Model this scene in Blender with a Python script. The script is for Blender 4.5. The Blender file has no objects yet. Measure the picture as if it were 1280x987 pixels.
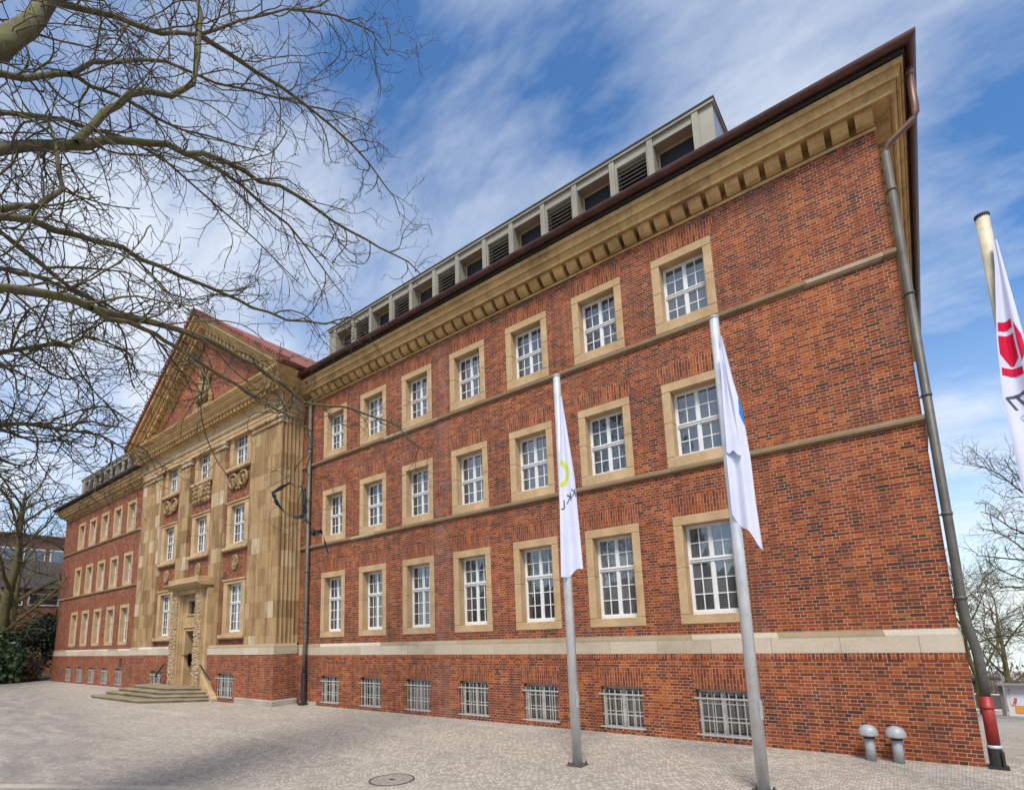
import bpy, bmesh, math, random
from math import sin, cos, pi, radians
from mathutils import Vector, Matrix

# ------------------------------------------------------------------ camera, sky, sun, exposure
S = bpy.context.scene
COL = S.collection
W0, H0, F0 = 1280.0, 987.0, 679.3
PPX, PPY = 618.25, 680.14
YAW, PIT, ROL = 0.66231, 0.162999, 0.032853
CAM = Vector((11.4297, -13.4083, 2.62))
cam_d = bpy.data.cameras.new('camera')
cam = bpy.data.objects.new('camera', cam_d)
COL.objects.link(cam)
cam_d.sensor_fit = 'HORIZONTAL'
cam_d.sensor_width = 36.0
cam_d.lens = F0 / W0 * 36.0
cam_d.shift_x = (W0 / 2 - PPX) / W0
cam_d.shift_y = (PPY - H0 / 2) / W0
cam_d.clip_start = 0.1
cam_d.clip_end = 3000
r0 = Vector((cos(YAW), sin(YAW), 0))
fw = Vector((-sin(YAW) * cos(PIT), cos(YAW) * cos(PIT), sin(PIT)))
u0 = Vector((sin(YAW) * sin(PIT), -cos(YAW) * sin(PIT), cos(PIT)))
R_ = r0 * cos(ROL) - u0 * sin(ROL)
U_ = r0 * sin(ROL) + u0 * cos(ROL)
m = Matrix((R_, U_, -fw)).transposed().to_4x4()
m.translation = CAM
cam.matrix_world = m
S.camera = cam

SUN_DIR = Vector((0.30, -0.50, 0.82)).normalized()
sun_d = bpy.data.lights.new('sun', 'SUN')
sun_d.energy = 2.9
sun_d.angle = radians(16)
sun_d.color = (1.0, 0.95, 0.87)
sun = bpy.data.objects.new('sun', sun_d)
sun.rotation_euler = SUN_DIR.to_track_quat('Z', 'Y').to_euler()
COL.objects.link(sun)

world = bpy.data.worlds.new('World')
S.world = world
world.use_nodes = True
wt = world.node_tree
wt.nodes.clear()
def wn(t, **k):
    n = wt.nodes.new(t)
    for a, b in k.items(): setattr(n, a, b)
    return n
tc = wn('ShaderNodeTexCoord')
sep = wn('ShaderNodeSeparateXYZ')
wt.links.new(tc.outputs['Generated'], sep.inputs[0])
zc = wn('ShaderNodeMath', operation='MAXIMUM'); zc.inputs[1].default_value = 0.03
wt.links.new(sep.outputs[2], zc.inputs[0])
cmb = wn('ShaderNodeCombineXYZ')
wt.links.new(sep.outputs[0], cmb.inputs[0]); wt.links.new(sep.outputs[1], cmb.inputs[1]); wt.links.new(zc.outputs[0], cmb.inputs[2])
sky = wn('ShaderNodeTexSky', sky_type='NISHITA')
sky.sun_disc = False
sky.sun_elevation = math.asin(SUN_DIR.z)
sky.sun_rotation = math.atan2(SUN_DIR.x, SUN_DIR.y)
sky.altitude = 50; sky.air_density = 1.0; sky.dust_density = 0.3; sky.ozone_density = 4.0
wt.links.new(cmb.outputs[0], sky.inputs[0])
# clouds live on a flat sheet high above: direction / (height + small)
zo = wn('ShaderNodeMath', operation='ADD'); zo.inputs[1].default_value = 0.22
wt.links.new(zc.outputs[0], zo.inputs[0])
dx = wn('ShaderNodeMath', operation='DIVIDE'); dy = wn('ShaderNodeMath', operation='DIVIDE')
wt.links.new(sep.outputs[0], dx.inputs[0]); wt.links.new(zo.outputs[0], dx.inputs[1])
wt.links.new(sep.outputs[1], dy.inputs[0]); wt.links.new(zo.outputs[0], dy.inputs[1])
cp = wn('ShaderNodeCombineXYZ')
wt.links.new(dx.outputs[0], cp.inputs[0]); wt.links.new(dy.outputs[0], cp.inputs[1])
mp = wn('ShaderNodeMapping'); mp.inputs['Rotation'].default_value = (0, 0, radians(28)); mp.inputs['Scale'].default_value = (1.0, 1.9, 1); mp.inputs['Location'].default_value = (3.1, 0.4, 0)
wt.links.new(cp.outputs[0], mp.inputs[0])
nz = wn('ShaderNodeTexNoise'); nz.inputs['Scale'].default_value = 1.7; nz.inputs['Detail'].default_value = 10; nz.inputs['Roughness'].default_value = 0.60; nz.inputs['Distortion'].default_value = 0.25
wt.links.new(mp.outputs[0], nz.inputs['Vector'])
cr = wn('ShaderNodeValToRGB')
cr.color_ramp.elements[0].position = 0.35; cr.color_ramp.elements[0].color = (0, 0, 0, 1)
cr.color_ramp.elements[1].position = 0.76; cr.color_ramp.elements[1].color = (1, 1, 1, 1)
# broad cloud banks and clear patches in given parts of the sky
acc = nz.outputs[0]
for (d_, rad, amp) in (((-.091, .671, .735), 13, .15), ((.02, .74, .66), 12, .06), ((-.774, .334, .538), 20, .13), ((-.941, .192, .278), 26, .14), ((.073, .98, .187), 16, .16), ((.0, .93, .10), 20, .1),
                       ((-.45, .50, .735), 12, -.11), ((-.27, .585, .76), 10, -.07), ((-.35, -.62, .60), 48, .22), ((.15, .90, .42), 13, -.14), ((-.62, .25, .75), 14, -.05)):
    dt = wn('ShaderNodeVectorMath', operation='DOT_PRODUCT'); dt.inputs[1].default_value = d_
    wt.links.new(tc.outputs['Generated'], dt.inputs[0])
    mr_ = wn('ShaderNodeMapRange', interpolation_type='SMOOTHSTEP'); mr_.inputs[1].default_value = cos(radians(rad)); mr_.inputs[2].default_value = 1.0; mr_.inputs[3].default_value = 0; mr_.inputs[4].default_value = amp
    wt.links.new(dt.outputs['Value'], mr_.inputs[0])
    ad = wn('ShaderNodeMath', operation='ADD'); wt.links.new(acc, ad.inputs[0]); wt.links.new(mr_.outputs[0], ad.inputs[1]); acc = ad.outputs[0]
wt.links.new(acc, cr.inputs[0])
# thin veil towards the horizon
hz = wn('ShaderNodeMapRange'); hz.inputs[1].default_value = 0.0; hz.inputs[2].default_value = 0.45; hz.inputs[3].default_value = 0.62; hz.inputs[4].default_value = 0.04
wt.links.new(zc.outputs[0], hz.inputs[0])
mx = wn('ShaderNodeMath', operation='MAXIMUM')
ml = wn('ShaderNodeMath', operation='MULTIPLY'); ml.inputs[1].default_value = 0.85
wt.links.new(cr.outputs[0], ml.inputs[0])
wt.links.new(ml.outputs[0], mx.inputs[0]); wt.links.new(hz.outputs[0], mx.inputs[1])
mixc = wn('ShaderNodeMix', data_type='RGBA')
mixc.inputs['B'].default_value = (4.6, 4.9, 5.3, 1)
hs = wn('ShaderNodeHueSaturation'); hs.inputs['Saturation'].default_value = 1.25; hs.inputs['Value'].default_value = 1.0
wt.links.new(sky.outputs[0], hs.inputs['Color'])
wt.links.new(mx.outputs[0], mixc.inputs['Factor']); wt.links.new(hs.outputs[0], mixc.inputs['A'])
bg = wn('ShaderNodeBackground'); bg.inputs[1].default_value = 0.13
wt.links.new(mixc.outputs['Result'], bg.inputs[0])
wo = wn('ShaderNodeOutputWorld')
wt.links.new(bg.outputs[0], wo.inputs[0])

S.view_settings.view_transform = 'Standard'
S.view_settings.look = 'None'
S.view_settings.exposure = 0.60
S.view_settings.gamma = 1.0
S.cycles.max_bounces = 6
S.cycles.use_denoising = True

# ------------------------------------------------------------------ material helpers
class NT:
    """small wrapper to write node materials"""
    def __init__(s, name):
        s.mat = bpy.data.materials.new(name); s.mat.use_nodes = True
        s.t = s.mat.node_tree; s.b = s.t.nodes['Principled BSDF']
        s.co = s.t.nodes.new('ShaderNodeTexCoord').outputs['Object']
    def n(s, typ, **k):
        nd = s.t.nodes.new(typ)
        for a, b in k.items(): setattr(nd, a, b)
        return nd
    def put(s, sock, v):
        if hasattr(v, 'is_linked'): s.t.links.new(v, sock)
        else: sock.default_value = v
    def math(s, op, a, b=0.0, c=None):
        nd = s.n('ShaderNodeMath', operation=op); s.put(nd.inputs[0], a); s.put(nd.inputs[1], b)
        if c is not None: s.put(nd.inputs[2], c)
        return nd.outputs[0]
    def noise(s, scale, detail=4, rough=0.55, vec=None, dist=0.0):
        nd = s.n('ShaderNodeTexNoise'); s.put(nd.inputs['Vector'], s.co if vec is None else vec)
        nd.inputs['Scale'].default_value = scale; nd.inputs['Detail'].default_value = detail
        nd.inputs['Roughness'].default_value = rough; nd.inputs['Distortion'].default_value = dist
        return nd.outputs[0]
    def mapv(s, scale=(1, 1, 1), rot=(0, 0, 0), loc=(0, 0, 0), vec=None):
        nd = s.n('ShaderNodeMapping'); s.put(nd.inputs[0], s.co if vec is None else vec)
        nd.inputs['Scale'].default_value = scale; nd.inputs['Rotation'].default_value = rot; nd.inputs['Location'].default_value = loc
        return nd.outputs[0]
    def ramp(s, fac, stops, interp='LINEAR'):
        nd = s.n('ShaderNodeValToRGB'); s.put(nd.inputs[0], fac); r = nd.color_ramp; r.interpolation = interp
        while len(r.elements) < len(stops): r.elements.new(0.5)
        for e, (p, c) in zip(r.elements, stops):
            e.position = p; e.color = (*c, 1) if len(c) == 3 else c
        return nd.outputs[0]
    def mix(s, f, a, b, mode='MIX'):
        nd = s.n('ShaderNodeMix', data_type='RGBA', blend_type=mode)
        s.put(nd.inputs['Factor'], f)
        for k, v in (('A', a), ('B', b)):
            if isinstance(v, tuple) and len(v) == 3: v = (*v, 1)
            s.put(nd.inputs[k], v)
        return nd.outputs['Result']
    def mr(s, v, a, b, c=0.0, d=1.0):
        nd = s.n('ShaderNodeMapRange'); s.put(nd.inputs[0], v)
        for i, x in enumerate((a, b, c, d)): nd.inputs[i + 1].default_value = x
        return nd.outputs[0]
    def bump(s, h, strength=0.5, dist=0.02):
        nd = s.n('ShaderNodeBump'); nd.inputs['Strength'].default_value = strength; nd.inputs['Distance'].default_value = dist
        s.put(nd.inputs['Height'], h); s.t.links.new(nd.outputs[0], s.b.inputs['Normal'])
    def out(s, col=None, rough=0.8, metal=0.0, spec=None):
        if col is not None:
            if isinstance(col, tuple) and len(col) == 3: col = (*col, 1)
            s.put(s.b.inputs['Base Color'], col)
        s.put(s.b.inputs['Roughness'], rough); s.put(s.b.inputs['Metallic'], metal)
        if spec is not None: s.b.inputs['Specular IOR Level'].default_value = spec
        return s.mat

def wallvec(s, swap=False):
    """(x + y, z): runs along any axis-aligned wall"""
    sp = s.n('ShaderNodeSeparateXYZ'); s.put(sp.inputs[0], s.co)
    c = s.n('ShaderNodeCombineXYZ')
    a = s.math('ADD', sp.outputs[0], sp.outputs[1])
    if swap:
        s.put(c.inputs[0], sp.outputs[2]); s.put(c.inputs[1], a)
    else:
        s.put(c.inputs[0], a); s.put(c.inputs[1], sp.outputs[2])
    return c.outputs[0]

BR = [(0.0, (.062, .023, .016)), (.03, (.090, .027, .016)), (.12, (.128, .029, .014)), (.45, (.195, .037, .012)), (.78, (.275, .055, .013)), (1.0, (.37, .095, .022))]
def brick_mat(name, swap=False, warm=0.0, wash=False, tone=0.0):
    s = NT(name)
    v = wallvec(s, swap)
    b = s.n('ShaderNodeTexBrick'); s.put(b.inputs['Vector'], v)
    b.offset = 0.5; b.offset_frequency = 2
    if swap:
        b.squash = 1.0; b.squash_frequency = 1
    else:
        b.squash = 0.5; b.squash_frequency = 2
    b.inputs['Color1'].default_value = (0, 0, 0, 1); b.inputs['Color2'].default_value = (1, 1, 1, 1); b.inputs['Mortar'].default_value = (.5, .5, .5, 1)
    b.inputs['Scale'].default_value = 1.0; b.inputs['Brick Width'].default_value = 0.26; b.inputs['Row Height'].default_value = 0.0725
    b.inputs['Mortar Size'].default_value = 0.0055; b.inputs['Mortar Smooth'].default_value = 0.25; b.inputs['Bias'].default_value = warm
    big = s.noise(0.55, 5, 0.6)
    tint = s.math('ADD', b.outputs['Color'], s.mr(big, .35, .65, -.18, .16))
    fine = s.noise(38, 3, 0.6)
    tint = s.math('ADD', tint, s.mr(fine, .3, .7, -.09, .09))
    col = s.ramp(tint, BR)
    mort = s.ramp(s.noise(2.2, 4), [(.3, (.30, .21, .13)), (.7, (.55, .41, .265))])
    col = s.mix(b.outputs['Fac'], col, mort)
    # soot and damp with a shape of their own
    soot = s.mr(s.noise(0.8, 9, 0.66, vec=s.mapv((1.25, 1.25, .5))), .50, .72)
    col = s.mix(s.math('MULTIPLY', soot, 0.5), col, (.075, .040, .036))
    runs = s.mr(s.noise(1.0, 6, .62, vec=s.mapv((3.2, 3.2, .22), loc=(5, 1, 3))), .53, .70)
    col = s.mix(s.math('MULTIPLY', runs, .38), col, (.060, .030, .024))
    pale = s.mr(s.noise(0.7, 6, 0.6, vec=s.mapv((1.3, 1.3, .7), loc=(7, 3, 1))), .56, .76)
    col = s.mix(s.math('MULTIPLY', pale, 0.18 + tone), col, (.42, .22, .16))
    if wash:   # a whitish lime run below the eaves near the middle of the wing
        sp = s.n('ShaderNodeSeparateXYZ'); s.put(sp.inputs[0], s.co)
        xw = s.math('ADD', sp.outputs[0], s.mr(s.noise(1.1, 3), .3, .7, -.25, .25))
        d = s.math('ABSOLUTE', s.math('SUBTRACT', xw, -1.25))
        k = s.math('MULTIPLY', s.mr(d, .15, .55, 1, 0), s.mr(s.noise(2.5, 5), .35, .65, .0, .14))
        col = s.mix(k, col, (.50, .36, .32))
    h = s.math('SUBTRACT', s.math('MULTIPLY', fine, .25), b.outputs['Fac'])
    s.bump(h, 0.55, 0.012)
    return s.out(col, 0.86, spec=.3)

def stone_mat(name, lo, hi, stain=(.10, .075, .05), stain_amt=.5, scale=1.3, block=None, streak=0.0, rough=.85, joint=.0):
    s = NT(name)
    n1 = s.noise(scale, 8, 0.62)
    n2 = s.noise(scale * 14, 4, 0.6)
    f = s.math('ADD', s.math('MULTIPLY', n1, .75), s.math('MULTIPLY', n2, .25))
    col = s.ramp(f, [(.33, lo), (.66, hi)])
    if block:
        v = wallvec(s)
        b = s.n('ShaderNodeTexBrick'); s.put(b.inputs['Vector'], v); b.offset = .37; b.offset_frequency = 2; b.squash = 1
        b.inputs['Scale'].default_value = 1; b.inputs['Brick Width'].default_value = block[0]; b.inputs['Row Height'].default_value = block[1]
        b.inputs['Mortar Size'].default_value = .007; b.inputs['Mortar Smooth'].default_value = .3
        b.inputs['Color1'].default_value = (0, 0, 0, 1); b.inputs['Color2'].default_value = (1, 1, 1, 1); b.inputs['Mortar'].default_value = (.4, .4, .4, 1)
        bc = s.ramp(b.outputs['Color'], block[2])
        col = s.mix(block[3], col, bc)
        col = s.mix(s.mr(n2, .35, .7, 0, .35), col, s.mix(1.0, col, (.62, .58, .52), 'MULTIPLY'))
        col = s.mix(s.math('MULTIPLY', b.outputs['Fac'], .6), col, (.10, .075, .05))
    if streak:
        st = s.mr(s.noise(1.0, 7, .62, vec=s.mapv((5.5, 5.5, .42))), .50, .72)
        col = s.mix(s.math('MULTIPLY', st, streak), col, (.085, .050, .022))
    sn = s.mr(s.noise(scale * .8, 8, .66, vec=s.mapv((1, 1, 1), loc=(11, 4, 2))), .54, .76)
    col = s.mix(s.math('MULTIPLY', sn, stain_amt), col, stain)
    s.bump(s.math('ADD', n2, s.noise(scale * 45, 2)), .35, .012)
    return s.out(col, rough, spec=.25)

M = {}
M['brick'] = brick_mat('brick', wash=True)
M['brick_base'] = brick_mat('brick_plinth', warm=.06, wash=True)
M['brick_up'] = brick_mat('brick_upright', swap=True, warm=.12)
M['brick_tymp'] = brick_mat('brick_tympanum', warm=.1, tone=.35)
M['surround'] = stone_mat('sandstone_surround', (.36, .23, .115), (.57, .40, .225), stain=(.12, .08, .045), stain_amt=.38)
M['belt'] = stone_mat('sandstone_course', (.17, .115, .062), (.31, .225, .13), stain_amt=.55, block=(1.45, 10.0, [(0, (.19, .13, .07)), (.86, (.27, .195, .11)), (.9, (.46, .38, .27)), (1, (.5, .42, .31))], .6))
M['cornice'] = stone_mat('ochre_cornice', (.36, .22, .09), (.61, .405, .175), stain=(.085, .048, .02), stain_amt=.6, streak=.35)
M['band'] = stone_mat('pale_band', (.44, .36, .26), (.60, .51, .39), stain=(.17, .14, .09), stain_amt=.45,
    block=(1.30, 10.0, [(0, (.42, .34, .24)), (.7, (.57, .48, .37)), (1, (.63, .55, .45))], .55))
M['band_cap'] = stone_mat('pale_band_cap', (.36, .29, .19), (.56, .48, .38), stain=(.14, .11, .07), stain_amt=.5,
    block=(1.9, 10.0, [(0, (.26, .19, .10)), (.45, (.30, .22, .12)), (.55, (.55, .47, .37)), (1, (.62, .55, .46))], .7))
PB = [(0, (.22, .125, .052)), (.2, (.31, .185, .082)), (.5, (.42, .265, .125)), (.85, (.43, .30, .155)), (.90, (.60, .47, .31)), (1, (.66, .54, .38))]
M['pilaster'] = stone_mat('pilaster_stone', (.26, .17, .08), (.42, .30, .16), stain=(.07, .045, .02), stain_amt=.5, block=(.66, .72, PB, .75), streak=.72)
M['pav'] = stone_mat('pavilion_stone', (.35, .225, .11), (.57, .40, .22), stain=(.10, .065, .03), stain_amt=.4, streak=.25)
M['carved'] = stone_mat('carved_stone', (.20, .13, .06), (.42, .29, .14), stain=(.05, .035, .02), stain_amt=.7, scale=3)
M['lace'] = stone_mat('ornament_stone', (.24, .17, .09), (.50, .38, .23), stain=(.05, .04, .03), stain_amt=.8, scale=6)
M['step'] = stone_mat('step_stone', (.17, .135, .08), (.32, .26, .16), stain=(.08, .07, .03), stain_amt=.6)
M['base_stone'] = stone_mat('base_course_stone', (.28, .24, .19), (.45, .40, .33), stain=(.07, .085, .03), stain_amt=.5)

def simple(name, col, rough=.5, metal=0, var=.12, scale=6, bump=.0, spec=None):
    s = NT(name)
    n = s.noise(scale, 5, .6)
    c = s.ramp(n, [(.3, tuple(max(0, x * (1 - var)) for x in col)), (.7, tuple(min(1, x * (1 + var)) for x in col))])
    if bump: s.bump(n, bump, .01)
    return s.out(c, rough, metal, spec)
M['white'] = simple('white_paint', (.68, .68, .66), .42, var=.06)
M['grey_paint'] = simple('grey_window_paint', (.44, .42, .37), .5, var=.1)
M['bar'] = simple('grille_paint', (.42, .405, .36), .5, var=.12)
M['copper'] = simple('weathered_copper', (.085, .036, .029), .42, .55, var=.35, scale=3)
M['copper_red'] = simple('copper_swan_neck', (.17, .085, .062), .5, .4, var=.25, scale=4)
M['zinc'] = simple('grey_downpipe', (.105, .095, .078), .55, .3, var=.25, scale=3)
M['redpaint'] = simple('red_pipe_paint', (.27, .016, .014), .5, var=.25, scale=5)
M['black'] = simple('black_iron', (.022, .021, .020), .55, var=.3)
M['casing'] = simple('dormer_sheet_metal', (.285, .265, .205), .55, .1, var=.16, scale=1.2)
M['casing_side'] = simple('dormer_cheek_zinc', (.33, .36, .41), .35, .6, var=.1, scale=1.0)
M['louvre'] = simple('louvre_slat_metal', (.48, .47, .42), .5, .1, var=.15)
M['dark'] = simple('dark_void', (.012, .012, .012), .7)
M['jamb'] = simple('dormer_jamb', (.42, .33, .17), .6, var=.2)
M['eave'] = simple('eave_board', (.030, .023, .020), .8, var=.3)
M['door'] = simple('dark_oak_door', (.055, .032, .018), .5, var=.3, scale=9)
M['steel'] = simple('brushed_aluminium', (.66, .66, .66), .34, .45, var=.12, scale=4)
M['oldpole'] = simple('weathered_pole_paint', (.50, .44, .31), .55, .1, var=.25, scale=5)
M['galv'] = simple('galvanised_zinc', (.36, .365, .36), .55, .12, var=.2, scale=14)
M['iron'] = simple('cast_iron_plate', (.10, .09, .075), .6, .4, var=.35, scale=18)
M['cement'] = simple('manhole_fill', (.25, .22, .19), .9, var=.2, scale=9)

def glass_mat():
    s = NT('window_glass')
    n = s.noise(.9, 3)
    c = s.ramp(n, [(.35, (.010, .012, .014)), (.7, (.035, .04, .045))])
    oi = s.n('ShaderNodeObjectInfo'); g = s.n('ShaderNodeNewGeometry')
    k = s.math('MULTIPLY', s.mr(oi.outputs['Random'], .45, 1.0, 0, .8), s.mr(g.outputs['Random Per Island'], 0, 1, .35, 1))
    c = s.mix(k, c, (.16, .165, .165))          # pale blinds behind some of the panes
    return s.out(c, .035, 0, 1.0)
M['glass'] = glass_mat()
M['glass'].node_tree.nodes['Principled BSDF'].inputs['IOR'].default_value = 1.85

def tile_mat():
    s = NT('roof_tiles')
    b = s.n('ShaderNodeTexBrick'); s.put(b.inputs['Vector'], s.mapv((1, 1, 1)))
    b.inputs['Scale'].default_value = 1; b.inputs['Brick Width'].default_value = .24; b.inputs['Row Height'].default_value = .30; b.inputs['Mortar Size'].default_value = .012
    b.inputs['Color1'].default_value = (.22, .06, .04, 1); b.inputs['Color2'].default_value = (.34, .10, .06, 1); b.inputs['Mortar'].default_value = (.05, .02, .02, 1)
    c = s.mix(s.mr(s.noise(1.2, 6), .45, .75), b.outputs['Color'], (.09, .05, .04))
    s.bump(s.math('SUBTRACT', 1.0, b.outputs['Fac']), .6, .03)
    return s.out(c, .8)
M['tile'] = tile_mat()

def bark_mat(name, a, b, moss=None):
    s = NT(name)
    n = s.noise(9, 6, .65, vec=s.mapv((1, 1, .45)))
    c = s.ramp(n, [(.32, a), (.68, b)])
    if moss: c = s.mix(s.mr(s.noise(3.2, 5), .45, .62), c, moss)
    s.bump(n, .5, .02)
    return s.out(c, .9, spec=.2)
M['bark'] = bark_mat('plane_bark', (.075, .060, .038), (.185, .15, .09), (.125, .122, .045))
M['twig'] = bark_mat('plane_twigs', (.055, .040, .030), (.11, .082, .058))
M['bark2'] = bark_mat('mossy_bark', (.060, .048, .028), (.15, .12, .065), (.13, .125, .035))
M['twig2'] = bark_mat('far_twigs', (.075, .056, .044), (.14, .105, .082))

def leaf_mat(name, a, b):
    s = NT(name)
    g = s.n('ShaderNodeNewGeometry')
    c = s.ramp(g.outputs['Random Per Island'], [(0, a), (1, b)])
    return s.out(c, .55, spec=.35)
M['leaf'] = leaf_mat('ivy_leaves', (.020, .045, .014), (.075, .115, .035))
M['leaf_dark'] = leaf_mat('yew_leaves', (.010, .022, .010), (.032, .048, .018))
M['leaf_brown'] = leaf_mat('dry_leaves', (.075, .045, .020), (.16, .10, .05))
M['hedge'] = leaf_mat('dry_grass', (.09, .075, .035), (.17, .14, .07))
M['farwood'] = leaf_mat('bare_wood', (.095, .075, .055), (.17, .135, .095))

def cloth_mat(name, col):
    s = NT(name)
    m_ = s.out(s.mix(s.mr(s.noise(3, 4), .35, .7), col, tuple(x * .93 for x in col)), .75, spec=.2)
    s.b.inputs['Subsurface Weight'].default_value = 0
    return m_
M['flag'] = cloth_mat('white_flag_cloth', (.63, .635, .77))
M['lime'] = cloth_mat('lime_print', (.56, .62, .04))
M['blue'] = cloth_mat('blue_print', (.012, .22, .62))
M['crimson'] = cloth_mat('crimson_print', (.62, .006, .045))
M['ink'] = cloth_mat('grey_print', (.085, .085, .11))
M['inkpale'] = cloth_mat('pale_grey_print', (.45, .44, .50))
M['plastic'] = simple('black_plastic_film', (.018, .019, .024), .22, var=.3, spec=.6)

def sett_mat():
    s = NT('granite_setts')
    sp = s.n('ShaderNodeSeparateXYZ'); s.put(sp.inputs[0], s.co)
    # rows of small setts laid in segmental arcs, 1.15 m wide, running square to the facade
    wv = s.mr(s.noise(.35, 2), .3, .7, -.12, .12)
    xr = s.math('ADD', sp.outputs[0], wv)
    P = 1.15
    fr = s.math('SUBTRACT', s.math('FRACT', s.math('DIVIDE', xr, P)), .5)
    arc = s.math('MULTIPLY', s.math('MULTIPLY', fr, fr), 1.25)
    v = s.math('SUBTRACT', sp.outputs[1], arc)
    c = s.n('ShaderNodeCombineXYZ'); s.put(c.inputs[0], xr); s.put(c.inputs[1], v)
    b = s.n('ShaderNodeTexBrick'); s.put(b.inputs['Vector'], c.outputs[0])
    b.offset = .5; b.offset_frequency = 2; b.squash = 1
    b.inputs['Scale'].default_value = 1; b.inputs['Brick Width'].default_value = .105; b.inputs['Row Height'].default_value = .098
    b.inputs['Mortar Size'].default_value = .011; b.inputs['Mortar Smooth'].default_value = .5
    b.inputs['Color1'].default_value = (0, 0, 0, 1); b.inputs['Color2'].default_value = (1, 1, 1, 1); b.inputs['Mortar'].default_value = (.5, .5, .5, 1)
    n1 = s.noise(.42, 8, .62, vec=s.mapv((1, 1.5, 1)))
    n2 = s.noise(14, 3, .6)
    t = s.math('ADD', s.math('MULTIPLY', b.outputs['Color'], .5), s.math('MULTIPLY', n2, .5))
    col = s.ramp(t, [(.15, (.26, .22, .172)), (.5, (.395, .342, .28)), (.85, (.52, .455, .38))])
    col = s.mix(s.math('MULTIPLY', b.outputs['Fac'], .55), col, (.135, .115, .095))
    col = s.mix(s.mr(n1, .50, .70, 0, .42), col, (.20, .185, .18))
    col = s.mix(s.mr(n1, .30, .44, .38, 0), col, (.50, .46, .42))
    # long dusty drag marks left by traffic
    tr = s.mr(s.noise(.5, 5, .6, vec=s.mapv((.25, 1.7, 1), rot=(0, 0, radians(32)), loc=(2, 7, 0))), .56, .70, 0, .4)
    col = s.mix(tr, col, (.50, .45, .39))
    # darker, dirtier paving in the near left of the plaza, with a ragged edge
    edge = s.math('ADD', s.math('MULTIPLY', sp.outputs[0], .16), s.math('ADD', sp.outputs[1], s.mr(n1, .3, .7, -1.3, 1.3)))
    dk = s.mr(edge, -9.6, -7.2, .6, 0)
    dk = s.math('MULTIPLY', dk, s.mr(s.noise(1.3, 6, .65, vec=s.mapv((.35, 1.2, 1), rot=(0, 0, radians(20)))), .36, .60, 1, .25))
    col = s.mix(dk, col, (.125, .115, .115))
    s.bump(s.math('SUBTRACT', s.math('MULTIPLY', n2, .5), b.outputs['Fac']), .6, .012)
    return s.out(col, .8, spec=.35)
M['setts'] = sett_mat()
def asph_mat():
    s = NT('worn_asphalt')
    n = s.noise(60, 3, .7); n1 = s.noise(.9, 7, .65)
    col = s.ramp(n, [(.3, (.17, .16, .155)), (.7, (.30, .285, .27))])
    col = s.mix(s.mr(n1, .42, .64, 0, .8), col, (.42, .385, .34))
    s.bump(n, .4, .01)
    return s.out(col, .85)
M['asphalt'] = asph_mat()
M['earth'] = simple('earth_and_leaf_litter', (.10, .078, .045), .95, var=.4, scale=3, bump=.4)
M['slate'] = simple('brown_slate', (.050, .036, .030), .95, var=.25, scale=9)
M['hbrick'] = brick_mat('house_brick')
M['orange_wall'] = simple('orange_wall', (.17, .075, .052), .85, var=.15, scale=2)
M['plaster'] = simple('white_plaster', (.62, .62, .60), .8, var=.06)

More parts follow.
